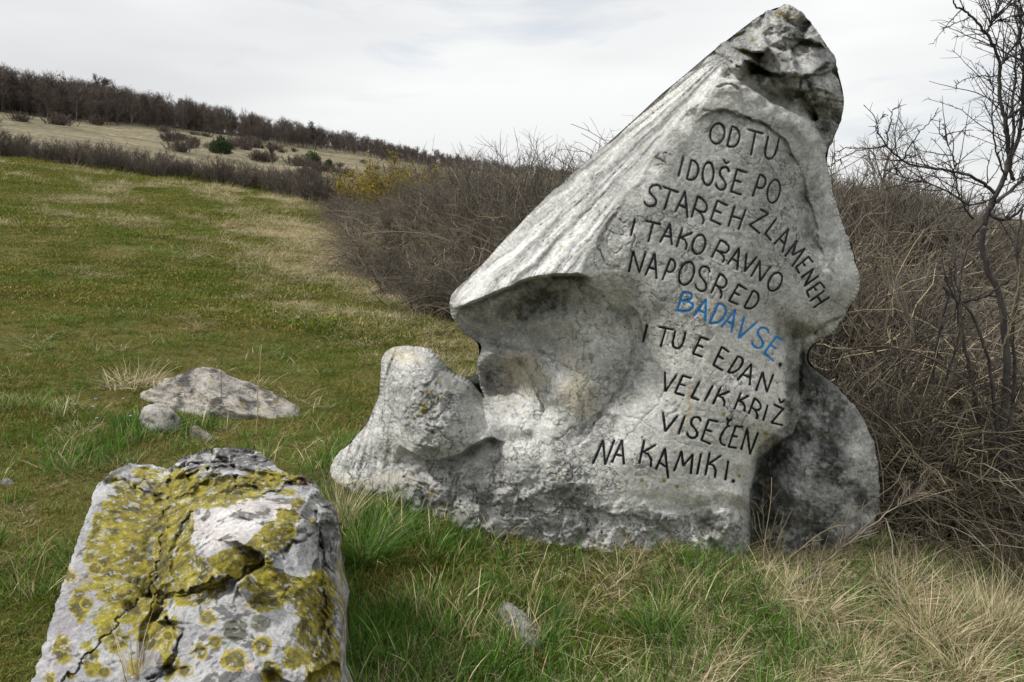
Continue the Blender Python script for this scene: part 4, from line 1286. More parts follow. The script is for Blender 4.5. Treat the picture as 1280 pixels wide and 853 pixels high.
def build_front_rock():
    rl = Relief(RK_OUT, .9, 1400, 1, 5.0, 9)
    X, Y = rl.X, rl.Y
    D = blur(rbf(RK_C, X, Y, 0.2), 1.0)
    P2 = np.stack([X / 100, Y / 100, 0 * X], -1)
    N = lambda f, o, s, g=.55: fbm(P2, f, o, s, g)
    # coordinates on the rock itself (undo the foreshortening)
    P0 = CAM + ray(X, Y) * D[..., None]
    wob = np.stack([vn(P0, 7, 1), vn(P0, 7, 2), vn(P0, 7, 3)], -1) * .05
    n_mid = fbm(P0 + wob, 7, 5, 5, .6)
    n_r = ridged(P0 + wob, 9, 4, 6)
    n_f = fbm(P0, 60, 3, 7)
    step_ = np.round(2.5 * fbm(P0 + wob, 6, 2, 8)) / 2.5
    right = sst(-8, 8, X - np.interp(Y, [590, 640, 700, 760, 830, 900], [222, 212, 204, 196, 150, 120]))
    back = sst(625, 590, Y) * right + .8 * sst(385, 405, X)
    fc = facets(X, Y, P2, 46, 21, .030, .0010, (190, 555, 430, 860), 9)
    fb = facets(X, Y, P2, 60, 22, .035, .0030, (200, 555, 430, 640), 8)
    d = 0.014 * n_mid + (0.016 * n_r + fc) * right * (1 - .6 * np.clip(1.2 - np.hypot((X - 285) / 60, (Y - 655) / 34), 0, 1)) + (.03 * n_r + fb) * back + 0.003 * n_f + .007 * fbm(P0, 22, 4, 10, .65)
    flat_ = sst(0, .5, 1.25 - np.hypot((X - 300) / 95, (Y - 800) / 50))
    d = d - flat_ * .85 * fc * right
    for pts, a_, b_, L_ in (([(116, 604), (150, 604), (178, 610), (200, 624), (210, 630)][::-1], .02, .10, 14), ([(188, 775), (196, 730), (201, 690), (209, 650), (213, 622), (210, 594)][::-1], .03, .04, 12),
                            ([(356, 690), (332, 700), (304, 716), (270, 728), (240, 733), (205, 742), (190, 752)][::-1], .015, .02, 14), ([(400, 830), (402, 770), (400, 720), (396, 680), (400, 640)], .02, .04, 10),
                            ([(206, 600), (222, 590), (240, 580), (262, 586), (300, 598), (345, 604), (392, 616)][::-1], .02, .045, 12)):
        d = d + ledge(X, Y, P2, pts, a_, b_, L_ * 1.3, 1.6, 7)
    wcr = lambda pts: seg_dist(X + 4 * vn(P2, 12, 5) + 2 * vn(P2, 30, 8), Y + 4 * vn(P2, 12, 6), pts)
    for pts, wd, dp in (([(211, 596), (214, 620), (208, 650), (200, 690), (195, 730), (188, 770)], 1.5, .02),
                        ([(160, 765), (135, 790), (115, 815), (92, 838), (78, 856)], 1.0, .018), ([(160, 765), (172, 750)], 1.4, .02),
                        ([(176, 742), (200, 752), (225, 745), (240, 740), (280, 735)], 1.6, .02), ([(305, 720), (330, 700), (355, 690)], 1.2, .015),
                        ([(172, 610), (195, 625), (212, 622)], 2.4, .03), ([(355, 690), (380, 672), (400, 660)], 2.2, .04), ([(240, 640), (225, 662), (212, 690)], 2, .02),
                        ([(268, 572), (300, 590), (340, 597), (392, 606)], 3, .045), ([(190, 850), (215, 830), (228, 790), (205, 772)], 2.6, .04), ([(395, 640), (402, 690), (405, 750), (410, 820)], 2.2, .03)):
        w = wcr(pts)
        d = d - dp * np.exp(-(w / wd) ** 2)
    # pits
    for cx, cy, r_, dp in ((190, 745, 7, .05), (160, 758, 6, .05), (212, 838, 9, .07), (338, 845, 8, .05), (395, 625, 6, .04), (408, 660, 7, .06), (280, 585, 6, .04), (330, 592, 9, .03)):
        d = d - dp * np.exp(-(np.hypot(X - cx, Y - cy) + 3 * vn(P2, 10, 3)) ** 2 / r_ ** 2)
    g = np.clip(rl.dist / 5, 0, 1)
    Dep = D - d * (.3 + .7 * g)
    P = CAM + ray(X, Y) * Dep[..., None]
    # colours
    grey = np.array([.34, .34, .36])
    pale = np.array([.62, .61, .60])
    dk = np.array([.075, .07, .065])
    rose = np.array([.47, .39, .36])
    t = np.clip(.45 + .65 * fbm(P0, 8, 5, 21) + .25 * n_f, 0, 1)[..., None]
    col = lerp(grey * .62, pale * .9, t)

    def zone(cx, cy, rx_, ry_, th=0, k=.55):
        c, s = math.cos(R(th)), math.sin(R(th))
        u = ((X - cx) * c + (Y - cy) * s) / rx_
        v = (-(X - cx) * s + (Y - cy) * c) / ry_
        return 1 - np.hypot(u, v) + k * fbm(P0, 14, 4, int(cx * 3 + cy) % 89)
    hi = np.clip(np.maximum(zone(285, 655, 62, 34, -18), zone(355, 640, 32, 20, 20)) * 2.2, 0, 1)[..., None]
    col = lerp(col, lerp(pale, rose, np.clip(.35 + .9 * fbm(P0, 10, 4, 23), 0, 1)[..., None]) * 1.05, hi)
    edge = np.clip(zone(85, 790, 24, 110, 16) * 2, 0, 1)[..., None]
    col = lerp(col, np.array([.30, .27, .29]), edge * .7)
    # dark crusts
    dkm = sst(.16, .26, fbm(P0 + wob, 16, 4, 25, .65) + .25 * back + .08 * right + .15 * sst(380, 400, X) - .05)[..., None]
    col = lerp(col, dk, dkm * .8)
    moss = np.clip(zone(368, 600, 22, 7, 12) * 3, 0, 1)[..., None]
    col = lerp(col, np.array([.06, .028, .014]), moss)
    # yellow-green crust lichen: shaped fields with crisp broken edges
    fields = [(170, 650, 52, 50, 10, 1), (150, 700, 56, 40, 30, 1), (185, 730, 36, 44, 10, .95), (120, 690, 30, 34, 0, .6), (160, 760, 30, 30, 60, .9), (140, 790, 22, 40, 40, .85), (112, 820, 14, 26, 20, .6), (196, 790, 30, 40, 0, .8), (170, 835, 24, 30, 20, .35),
              (225, 655, 26, 60, 22, 1), (212, 700, 30, 40, 0, 1), (262, 615, 74, 26, -10, 1), (330, 602, 50, 16, 6, .75), (235, 735, 44, 26, 0, .95), (288, 702, 62, 22, 4, 1), (340, 668, 22, 44, -50, 1), (352, 650, 22, 40, -10, .95), (372, 640, 14, 22, 0, .8), (310, 700, 40, 22, 0, .9),
              (345, 732, 60, 22, -16, .95), (390, 765, 32, 52, 0, .95), (400, 810, 26, 50, 0, .9), (335, 752, 30, 16, 0, .7), (405, 740, 12, 40, 0, .8), (183, 590, 24, 12, 0, .75), (135, 605, 20, 10, 0, .4), (212, 830, 18, 30, 0, .5), (372, 820, 26, 26, 0, .6), (340, 840, 22, 18, 0, .5), (420, 830, 10, 40, 0, .8), (98, 755, 16, 30, 14, .65), (78, 812, 14, 26, 14, .6), (62, 850, 14, 16, 10, .5), (120, 650, 14, 34, 10, .7)]
    L = np.full(X.shape, -1.0)
    for cx, cy, a, b, th, k in fields:
        L = np.maximum(L, zone(cx, cy, a, b, -th, .55) - (1 - k) * .6)
    lobes = 1 - 2 * np.abs(fbm(P0 + wob * .5, 26, 3, 27, .6))
    Lf = L * .75 + .42 * fbm(P0 + wob * .5, 30, 4, 28, .7) + .10 * lobes - .10 - 1.1 * hi[..., 0] * sst(.1, .5, .62 - L)
    Lf = Lf - .9 * np.exp(-((rl.dist - 3) / 6.0) ** 2) * (X < 150)
    lm = sst(.0, .05, Lf)[..., None]
    rim = (sst(.0, .04, Lf) * sst(.22, .08, Lf))[..., None]
    ly = lerp(np.array([.085, .070, .010]), np.array([.37, .31, .018]), np.clip(.42 + 1.1 * fbm(P0, 34, 4, 29, .65), 0, 1)[..., None])
    ly = lerp(ly, np.array([.40, .345, .035]), rim * .55)
    ly = lerp(ly, np.array([.035, .032, .012]), (sst(.18, .36, fbm(P0, 20, 4, 31)))[..., None] * .75)
    col = lerp(col, ly, lm * .96)
    # round rosettes
    ros = [(118, 710, 9, 'y'), (87, 720, 10, 'o'), (108, 755, 10, 'o'), (260, 773, 11, 'y'), (250, 815, 11, 'y'), (268, 802, 9, 'y'), (292, 824, 17, 'y'), (328, 808, 14, 'y'), (210, 795, 8, 'y'), (232, 838, 10, 'y'), (130, 840, 8, 'y'),
           (295, 790, 19, 'g'), (325, 780, 15, 'g'), (88, 845, 6, 'y'), (385, 640, 12, 'd'), (312, 834, 7, 'w'), (62, 850, 7, 'y'), (143, 600, 7, 'y'), (391, 652, 5, 'y')]
    for cx, cy, r_, kd in ros:
        rr = np.hypot((X - cx) * 1.0, (Y - cy) * 1.12) / r_ + .16 * vn(P2, 9, int(cx)) + .09 * vn(P2, 26, int(cy))
        m = sst(1.05, .97, rr)[..., None]
        ring = (sst(.66, .84, rr))[..., None]
        if kd in 'yo':
            c = lerp(np.array([.12, .10, .02]), np.array([.36, .29, .03]), ring)
            if kd == 'y':
                c = lerp(c, np.array([.30, .24, .03]), (sst(.35, .1, rr))[..., None] * .3)
        elif kd == 'g':
            c = lerp(np.array([.115, .115, .085]) * (1 + .35 * n_f[..., None]), np.array([.34, .36, .35]), (sst(.80, .95, rr))[..., None])
        elif kd == 'd':
            c = np.array([.20, .20, .19]) * np.ones_like(m)
        else:
            c = np.array([.52, .44, .38]) * np.ones_like(m)
        col = lerp(col, c * (1 + .25 * n_mid[..., None]), m * .93)
    fleck = sst(.22, .34, fbm(P0 + wob * .3, 55, 3, 35, .7))[..., None]
    col = lerp(col, np.array([.48, .47, .44]), fleck * .62)
    # earth in the cracks
    cr = np.exp(-(wcr([(211, 596), (214, 620), (208, 650), (200, 690), (195, 730), (188, 770)]) / 1.3) ** 2)
    cr = .6 * np.maximum(cr, np.exp(-(wcr([(172, 748), (150, 772), (115, 815), (92, 838), (70, 870)]) / 1.4) ** 2))
    col = lerp(col, np.array([.05, .042, .03]), (cr * .8)[..., None])
    col = np.clip(col, .015, .7)
    idx, q = rl.quads()
    us = rl.used
    V = P[us]
    # walls: from every boundary edge down into the ground
    a = np.concatenate([q[:, [0, 1]], q[:, [1, 2]], q[:, [2, 3]], q[:, [3, 0]]])
    key = np.sort(a, 1)
    _, inv, cnt = np.unique(key[:, 0] * 10 ** 7 + key[:, 1], return_inverse=True, return_counts=True)
    bd = a[cnt[inv] == 1]
    bi = np.unique(bd)
    cen = V.mean(0)
    outw = V[bi][:, :2] - cen[:2]
    outw /= np.linalg.norm(outw, axis=1)[:, None]
    rings, sks = [V], [q]
    prev = {int(b): int(b) for b in bi}
    tot = len(V)
    ringcol = [col[us]]
    for k, dz in enumerate((.015, .035, .06, .09, .13, .18, .24, .32, .9)):
        dn = V[bi].copy()
        dn[:, 2] -= dz
        nz = fbm(dn, 9, 4, 55)
        dn[:, :2] += outw * np.where(outw[:, 0] < -.3, .15, 1)[:, None] * (.004 + .02 * dz / .3 + .065 * nz * min(1, dz / .05))[:, None]
        cur = {int(b): tot + m for m, b in enumerate(bi)}
        a0 = np.array([[prev[int(x)] for x in r_] for r_ in bd])
        a1 = np.array([[cur[int(x)] for x in r_] for r_ in bd])
        sks.append(np.stack([a0[:, 1], a0[:, 0], a1[:, 0], a1[:, 1]], -1))
        tw = np.clip(.4 + .8 * fbm(dn, 12, 4, 56, .65), 0, 1)[:, None]
        cw = lerp(grey * .5, pale, tw)
        cw = lerp(cw, np.array([.22, .19, .02]), (sst(.02, .12, fbm(dn, 14, 4, 57, .65)) * .8)[:, None])
        rings.append(dn)
        ringcol.append(cw)
        prev = cur
        tot += len(dn)
    Vall = np.concatenate(rings)
    cc = np.concatenate(ringcol)
    me = mesh_from('lichened_rock', Vall, sks, M_ROCK, True, {'col': cc, 'crack': np.full(len(Vall), .12), 'rough': np.full(len(Vall), .75), 'flow': Vall})
    o = link('lichened_rock', me)
    tag(o, 'large rock in the left foreground crusted with yellow-green lichen, split by a long crack', 'rock')


build_front_rock()

# ------------------------------------------------------------------ smaller stones in the turf
def boulder(name, center, size, seed, rotz, tint, label, cat='rock', flat=0.0, lev=6):
    import bmesh
    bm = bmesh.new()
    bmesh.ops.create_icosphere(bm, subdivisions=lev, radius=1)
    V = np.array([v.co[:] for v in bm.verts])
    Fc = np.array([[l.vert.index for l in f.loops] for f in bm.faces])
    bm.free()
    rng = np.random.default_rng(seed)
    s = np.array(size)
    n = V / np.linalg.norm(V, axis=1)[:, None]
    # planar cuts give the broken faces
    r = np.ones(len(n))
    for _ in range(26):
        d = rng.normal(size=3)
        d /= np.linalg.norm(d)
        h = rng.uniform(.62, .95)
        c = n @ d
        r = np.minimum(r, np.where(c > .05, h / np.maximum(c, .05), 9))
    r = r * (1 + .10 * fbm(n, 1.8, 4, seed) + .05 * ridged(n, 4, 3, seed + 1) + .075 * ridged(n, 6, 4, seed + 8) + .025 * fbm(n, 20, 4, seed + 2))
    P = n * r[:, None] * s
    c, sn = math.cos(rotz), math.sin(rotz)
    P = np.stack([P[:, 0] * c - P[:, 1] * sn, P[:, 0] * sn + P[:, 1] * c, P[:, 2]], -1)
    P[:, 2] += -.16 * P[:, 0] - .10 * np.maximum(P[:, 0], 0)          # leans with the slope
    Q = P + np.array(center)
    t = np.clip(.55 + .7 * fbm(Q, 9, 5, seed + 3) + .2 * fbm(Q, 50, 3, seed + 5), 0, 1)[:, None]
    col = lerp(np.array([.13, .125, .11]), np.array(tint), t)
    dkm = sst(.05, .16, fbm(Q, 11, 5, seed + 4, .65) - .02)[:, None]
    col = lerp(col, np.array([.06, .055, .05]), dkm * .85)
    ly = sst(.32, .42, fbm(Q, 20, 4, seed + 6))[:, None]
    col = lerp(col, np.array([.30, .24, .06]), ly * .5)
    me = mesh_from(name, P, Fc, M_ROCK, True, {'col': col, 'crack': np.full(len(P), .55), 'rough': np.full(len(P), .9), 'flow': Q})
    o = link(name, me, None, center)
    tag(o, label, cat)
    return o


ROCKS = []   # footprints kept free of grass: (x, y, rx, ry, rotz)


def gb(px, py):
    return ground_at(px, py)


g = gb(268, 522)
boulder('boulder', g + [-0.04, 0.30, -0.06], (.72, .36, .38), 11, R(-6), (.56, .51, .45), 'long low grey boulder half sunk in the lawn behind the lichened rock')
ROCKS.append((g[0], g[1] + .3, .55, .28))
g = gb(192, 540)
boulder('small_rock', g + [0, 0.10, 0.02], (.14, .12, .13), 22, R(20), (.54, .50, .46), 'small pale grey stone in the lawn just left of and below the long low boulder', lev=4)
ROCKS.append((g[0], g[1] + .1, .12, .08))
g = gb(248, 548)
boulder('small_rock', g + [0, 0.05, -0.03], (.15, .07, .085), 23, R(-35), (.33, .29, .24), 'narrow brown-grey stone sliver in the grass between the small pale stone and the lichened rock', lev=4)
g = gb(655, 805)
boulder('half_buried_rock', g + [-.03, 0.10, .0], (.12, .24, .11), 31, R(28), (.40, .38, .35), 'half buried grey stone in the foreground grass, below the nose of the carved stone', lev=5)
ROCKS.append((g[0] - .03, g[1] + .1, .07, .16))
g = gb(4, 612)
boulder('pebble', g + [0, 0.03, 0.02], (.06, .05, .05), 35, 0, (.40, .36, .34), 'small grey stone in the grass at the left edge of the photo', lev=3)

# ------------------------------------------------------------------ thin growth: vectorised stems
def tubes(P, rad, sides=3):
    """P (N,K,3), rad (N,K) -> verts, quads, per-vertex stem index"""
    N_, K = P.shape[:2]
    T = np.gradient(P, axis=1)
    T /= np.linalg.norm(T, axis=2)[..., None] + 1e-9
    ref = np.where(np.abs(T[..., 2:3]) > .9, np.array([1., 0, 0]), np.array([0, 0, 1.]))
    A = np.cross(T, ref)
    A /= np.linalg.norm(A, axis=2)[..., None] + 1e-9
    B = np.cross(T, A)
    th = np.arange(sides) * 2 * np.pi / sides
    V = P[:, :, None] + rad[:, :, None, None] * (np.cos(th)[None, None, :, None] * A[:, :, None] + np.sin(th)[None, None, :, None] * B[:, :, None])
    i = (np.arange(N_)[:, None, None] * K + np.arange(K - 1)[None, :, None]) * sides
    j = np.arange(sides)[None, None, :]
    jn = (j + 1) % sides
    q = np.stack([i + j, i + jn, i + sides + jn, i + sides + j], -1).reshape(-1, 4)
    return V.reshape(-1, 3), q


def stems(rng, base, dirs, length, K, wander, grav=0.0):
    """random-walk stems from base along dirs"""
    N_ = len(base)
    d = dirs / (np.linalg.norm(dirs, axis=1)[:, None] + 1e-9)
    P = [base]
    st = (length / (K - 1))[:, None]
    for k in range(K - 1):
        P.append(P[-1] + d * st)
        d = d + rng.normal(size=(N_, 3)) * wander
        d[:, 2] += grav
        d /= np.linalg.norm(d, axis=1)[:, None]
    return np.stack(P, 1)


def offshoots(rng, P, n, tmin, tmax, lmin, lmax, spread, K, wander, grav=0.0, up=0.0, fall=True):
    N_, Kp = P.shape[:2]
    pi = rng.integers(0, N_, n)
    t = rng.uniform(tmin, tmax, n) * (Kp - 1)
    i = np.minimum(t.astype(int), Kp - 2)
    f = (t - i)[:, None]
    b = P[pi, i] * (1 - f) + P[pi, i + 1] * f
    d = P[pi, i + 1] - P[pi, i]
    d /= np.linalg.norm(d, axis=1)[:, None] + 1e-9
    r_ = rng.normal(size=(n, 3))
    r_ -= (r_ * d).sum(1)[:, None] * d
    r_ /= np.linalg.norm(r_, axis=1)[:, None] + 1e-9
    dd = d + r_ * spread * rng.uniform(.6, 1.3, (n, 1))
    dd[:, 2] += up
    L = rng.uniform(lmin, lmax, n)
    if fall:
        L = L * (1.15 - .6 * t / (Kp - 1))
    return stems(rng, b, dd, L, K, wander, grav)


class Twigs:
    def __init__(self, rng):
        self.V, self.Q, self.val, self.n = [], [], [], 0
        self.rng = rng

    def add(self, P, r0, r1, sides=3, val=None):
        N_, K = P.shape[:2]
        r0 = np.broadcast_to(np.asarray(r0, float), (N_,))
        r1 = np.broadcast_to(np.asarray(r1, float), (N_,))
        u = np.linspace(0, 1, K)[None]
        rad = r0[:, None] * (1 - u) + r1[:, None] * u
        v, q = tubes(P, rad, sides)
        self.V.append(v)
        self.Q.append(q + self.n)
        self.n += len(v)
        vv = self.rng.uniform(0, 1, N_) if val is None else np.broadcast_to(val, (N_,))
        self.val.append(np.repeat(vv, K * sides))
        return P

    def mesh(self, name, mat):
        return mesh_from(name, np.concatenate(self.V), np.concatenate(self.Q), mat, True, {'val': np.concatenate(self.val)})


def upright_dirs(rng, n, spread):
    d = rng.normal(size=(n, 3)) * spread
    d[:, 2] = 1
    return d


def shrub_mesh(name, seed, h, w, nstem, n1, n2, mat, thick=1.0, spread=.38, wander=.10, up=.15):
    rng = np.random.default_rng(seed)
    T = Twigs(rng)
    base = np.stack([rng.normal(0, w * .22, nstem), rng.normal(0, w * .22, nstem), np.full(nstem, -.05)], -1)
    d = upright_dirs(rng, nstem, spread)
    d[:, :2] += base[:, :2] / w * .8
    P = T.add(stems(rng, base, d, rng.uniform(.65, 1.08, nstem) * h, 8, wander, .03), .011 * thick, .004 * thick)
    P1 = T.add(offshoots(rng, P, n1, .12, .97, .2 * h, .5 * h, .75, 6, wander * 1.3, .03, up), .0055 * thick, .0025 * thick)
    T.add(offshoots(rng, P1, n2, .1, 1, .08 * h, .24 * h, .8, 4, wander * 1.5, .02, up), .003 * thick, .0014 * thick)
    return T.mesh(name, mat)


def gn_scatter(name, variants, pts, idx, rot, scl, mat, kind='stuff', hue=None):
    """one object: variant meshes placed on its points by geometry nodes"""
    me = bpy.data.meshes.new(name)
    me.vertices.add(len(pts))
    me.vertices.foreach_set('co', np.asarray(pts, np.float32).ravel())
    a = me.attributes.new('pick', 'INT', 'POINT')
    a.data.foreach_set('value', np.asarray(idx, np.int32))
    a = me.attributes.new('turn', 'FLOAT_VECTOR', 'POINT')
    a.data.foreach_set('vector', np.asarray(rot, np.float32).ravel())
    a = me.attributes.new('size', 'FLOAT_VECTOR', 'POINT')
    a.data.foreach_set('vector', np.asarray(scl, np.float32).ravel())
    me.materials.append(mat)
    o = link(name, me)
    g_ = bpy.data.node_groups.new(name + '_scatter', 'GeometryNodeTree')
    g_.interface.new_socket('Geometry', in_out='INPUT', socket_type='NodeSocketGeometry')
    g_.interface.new_socket('Geometry', in_out='OUTPUT', socket_type='NodeSocketGeometry')
    gi, go = g_.nodes.new('NodeGroupInput'), g_.nodes.new('NodeGroupOutput')
    iop = g_.nodes.new('GeometryNodeInstanceOnPoints')
    g_.links.new(gi.outputs[0], iop.inputs['Points'])
    g2i = g_.nodes.new('GeometryNodeGeometryToInstance')
    for v in reversed(variants):
        vo = bpy.data.objects.new(v.name, v)
        oi = g_.nodes.new('GeometryNodeObjectInfo')
        oi.inputs['Object'].default_value = vo
        g_.links.new(oi.outputs['Geometry'], g2i.inputs[0])
    g_.links.new(g2i.outputs[0], iop.inputs['Instance'])
    iop.inputs['Pick Instance'].default_value = True

    def named(nm, tp):
        n = g_.nodes.new('GeometryNodeInputNamedAttribute')
        n.data_type = tp
        n.inputs['Name'].default_value = nm
        return n.outputs[0]
    g_.links.new(named('pick', 'INT'), iop.inputs['Instance Index'])
    g_.links.new(named('turn', 'FLOAT_VECTOR'), iop.inputs['Rotation'])
    g_.links.new(named('size', 'FLOAT_VECTOR'), iop.inputs['Scale'])
    g_.links.new(iop.outputs[0], go.inputs[0])
    md = o.modifiers.new('scatter', 'NODES')
    md.node_group = g_
    tag(o, kind=kind)
    return o


# ------------------------------------------------------------------ grass
def blades(rng, n, R_, hmin, hmax, width, lean, droop, K=4, rootspread=None):
    a = rng.uniform(0, 2 * np.pi, n)
    rr = R_ * np.sqrt(rng.uniform(0, 1, n))
    base = np.stack([rr * np.cos(a), rr * np.sin(a), np.full(n, -.012)], -1)
    az = rng.uniform(0, 2 * np.pi, n)
    d = np.stack([np.cos(az), np.sin(az)], -1) * np.abs(rng.normal(0, lean, n))[:, None]
    d += base[:, :2] / R_ * lean * .6
    h = rng.uniform(hmin, hmax, n) * rng.uniform(.6, 1, n)
    dirs = np.concatenate([d, np.ones((n, 1))], 1)
    dirs /= np.linalg.norm(dirs, axis=1)[:, None]
    P = [base]
    cur = dirs
    droop = droop * 3.0 / (K - 1) ** 1.35
    for k in range(K - 1):
        P.append(P[-1] + cur * (h / (K - 1))[:, None])
        cur = cur + np.concatenate([d / (np.linalg.norm(d, axis=1)[:, None] + 1e-6) * droop * .6, -np.full((n, 1), droop)], 1) * rng.uniform(.3, 1.2, (n, 1)) + rng.normal(0, .05, (n, 3))
        cur /= np.linalg.norm(cur, axis=1)[:, None]
    P = np.stack(P, 1)
    P[:, 1:, 2] = np.maximum(P[:, 1:, 2], .003)
    side = np.stack([-np.sin(az), np.cos(az), 0 * az], -1) + rng.normal(0, .3, (n, 3))
    side /= np.linalg.norm(side, axis=1)[:, None]
    wd = width * rng.uniform(.6, 1.3, n)
    u = np.linspace(0, 1, K)
    wf = (1 - u ** 1.6 * .92)
    off = side[:, None, :] * (wd[:, None] * wf[None])[..., None] * .5
    V = np.stack([P - off, P + off], 2).reshape(-1, 3)
    i = (np.arange(n)[:, None] * K + np.arange(K - 1)[None]) * 2
    q = np.stack([i, i + 1, i + 3, i + 2], -1).reshape(-1, 4)
    hue = np.repeat(rng.uniform(0, 1, n), K * 2)
    val = np.repeat(rng.uniform(0, 1, n), K * 2)
    al = np.tile(np.repeat(u, 2), n)
    return V, q, hue, val, al


def grass_mesh(name, seed, parts, mat):
    rng = np.random.default_rng(seed)
    Vs, Qs, H, L, A, n0 = [], [], [], [], [], 0
    for kw in parts:
        v, q, h, vl, al = blades(rng, **kw)
        Vs.append(v)
        Qs.append(q + n0)
        n0 += len(v)
        H.append(h)
        L.append(vl)
        A.append(al)
    return mesh_from(name, np.concatenate(Vs), np.concatenate(Qs), mat, True, {'hue': np.concatenate(H), 'val': np.concatenate(L), 'along': np.concatenate(A)})


def ground_points(rng, n, ymin, ymax, xl=-.98, xr=.80, power=1.0):
    """points over the visible wedge, density falling with distance"""
    u = rng.uniform(0, 1, n)
    Yv = (ymin ** power + u * (ymax ** power - ymin ** power)) ** (1 / power)
    Xv = rng.uniform(xl, xr, n) * (Yv + .8)
    return Xv, Yv


def stone_free(X, Y):
    """outside the footprints of the big stones"""
    k = np.ones(len(X), bool)
    k &= ~((((X - .55) / 1.40) ** 2 + ((Y - 4.42) / .42) ** 2 < 1) & (X > -.7) & (X < 1.85))
    k &= ~poly_in(X, Y, [(-.42, 1.6), (-.62, 2.55), (-.75, 3.0), (-1.2, 3.3), (-1.62, 3.15), (-1.2, 2.0), (-1.05, 1.6)])
    for x, y, a, b in ROCKS:
        k &= ((X - x) / a) ** 2 + ((Y - y) / b) ** 2 > 1
    return k


rng = np.random.default_rng(77)
turf = [grass_mesh('turf_clump', 100 + i, [
    dict(n=46, R_=.085, hmin=.02, hmax=.055, width=.0034, lean=.9, droop=.35, K=3),
    dict(n=12, R_=.085, hmin=.03, hmax=.09, width=.0026, lean=.9, droop=.4, K=4)], M_GRASS) for i in range(5)]
Xg, Yg = ground_points(rng, 34000, 1.5, 9.5, power=1.35)
k = stone_free(Xg, Yg) & (in_thicket(Xg, Yg) < .5)
Xg, Yg = Xg[k], Yg[k]
Zg = height(Xg, Yg)
n = len(Xg)
gn_scatter('short_grass', turf, np.stack([Xg, Yg, Zg], -1), rng.integers(0, 5, n), np.stack([rng.normal(0, .08, n), rng.normal(0, .08, n), rng.uniform(0, 6.28, n)], -1),
           (np.array([[1, 1, .9]]) * rng.uniform(.75, 1.35, (n, 1)) * (1 + .35 * vn(np.stack([Xg, Yg, 0 * Xg], -1), 1.5, 2))[:, None]), M_GRASS)

turf2 = [grass_mesh('turf_patch', 120 + i, [
    dict(n=150, R_=.24, hmin=.018, hmax=.042, width=.006, lean=1.1, droop=.3, K=3),
    dict(n=8, R_=.24, hmin=.03, hmax=.07, width=.005, lean=1.0, droop=.4, K=3)], M_GRASS) for i in range(4)]
Xg, Yg = ground_points(rng, 47000, 8.5, 36, xr=.5, power=1.5)
PN = np.stack([Xg, Yg, 0 * Xg], -1)
k = (in_thicket(Xg, Yg) < .5) & ((fbm(PN, .9, 4, 90) > -.22) | (rng.uniform(0, 1, len(Xg)) < .25))
Xg, Yg = Xg[k], Yg[k]
n = len(Xg)
sc_ = rng.uniform(.7, 1.4, (n, 1)) * (1 + Yg / 60)[:, None] * (1 + .8 * np.maximum(0, fbm(np.stack([Xg, Yg, 0 * Xg], -1), .8, 3, 91)))[:, None]
gn_scatter('lawn', turf2, np.stack([Xg, Yg, height(Xg, Yg)], -1), rng.integers(0, 4, n), np.stack([rng.normal(0, .05, n), rng.normal(0, .05, n), rng.uniform(0, 6.28, n)], -1), sc_ * np.array([[1, 1, .8]]), M_GRASS)

# longer grass: foreground and along the foot of the stones
longc = [grass_mesh('long_grass_clump', 140 + i, [
    dict(n=34, R_=.07, hmin=.08, hmax=.19, width=.0040, lean=.55, droop=.35, K=5),
    dict(n=14, R_=.08, hmin=.06, hmax=.15, width=.0032, lean=1.2, droop=.5, K=5)], M_LONG) for i in range(5)]
Xg, Yg = ground_points(rng, 9000, 1.7, 5.4, power=1.3)
PN = np.stack([Xg, Yg, 0 * Xg], -1)
fg = sst(-1.25, -.5, Xg + 0 * Yg) * sst(5.0, 3.9, Yg)               # the unmown strip round the stones
near_stone = np.exp(-(np.hypot((Xg - .55) / 1.55, (Yg - 4.2) / .55) - 1) ** 2 / .06)
dens = np.clip(.04 + .55 * fg * sst(-.35, .35, vn(PN, 2.2, 14)) + .12 * near_stone * fg + .15 * sst(.1, .5, vn(PN, 1.4, 15)) + sum(.8 * np.exp(-((np.hypot((Xg - rx_) / (ra + .08), (Yg - ry_ + .06) / (rb + .08)) - 1.0) / .28) ** 2) for rx_, ry_, ra, rb in ROCKS), 0, 1)
k = stone_free(Xg, Yg) & (rng.uniform(0, 1, len(Xg)) < dens)
Xg, Yg = Xg[k], Yg[k]
n = len(Xg)
gn_scatter('long_grass', longc, np.stack([Xg, Yg, height(Xg, Yg)], -1), rng.integers(0, 5, n), np.stack([rng.normal(0, .1, n), rng.normal(0, .1, n), rng.uniform(0, 6.28, n)], -1), np.ones((n, 3)) * rng.uniform(.6, 1.45, (n, 1)), M_LONG)

# scattered coarser tufts over the pasture
Xg, Yg = ground_points(rng, 5200, 4.5, 24, xr=.3, power=1.4)
k = stone_free(Xg, Yg) & (in_thicket(Xg, Yg) < .5) & (rng.uniform(0, 1, len(Xg)) < .08 + .6 * sst(.05, .45, fbm(np.stack([Xg, Yg, 0 * Xg], -1), .8, 3, 96)))
Xg, Yg = Xg[k], Yg[k]
n = len(Xg)
gn_scatter('pasture_grass', longc, np.stack([Xg, Yg, height(Xg, Yg)], -1), rng.integers(0, 5, n), np.stack([rng.normal(0, .1, n), rng.normal(0, .1, n), rng.uniform(0, 6.28, n)], -1), np.stack([rng.uniform(.7, 1.6, n), rng.uniform(.7, 1.6, n), rng.uniform(.35, .8, n)], -1), M_LONG)

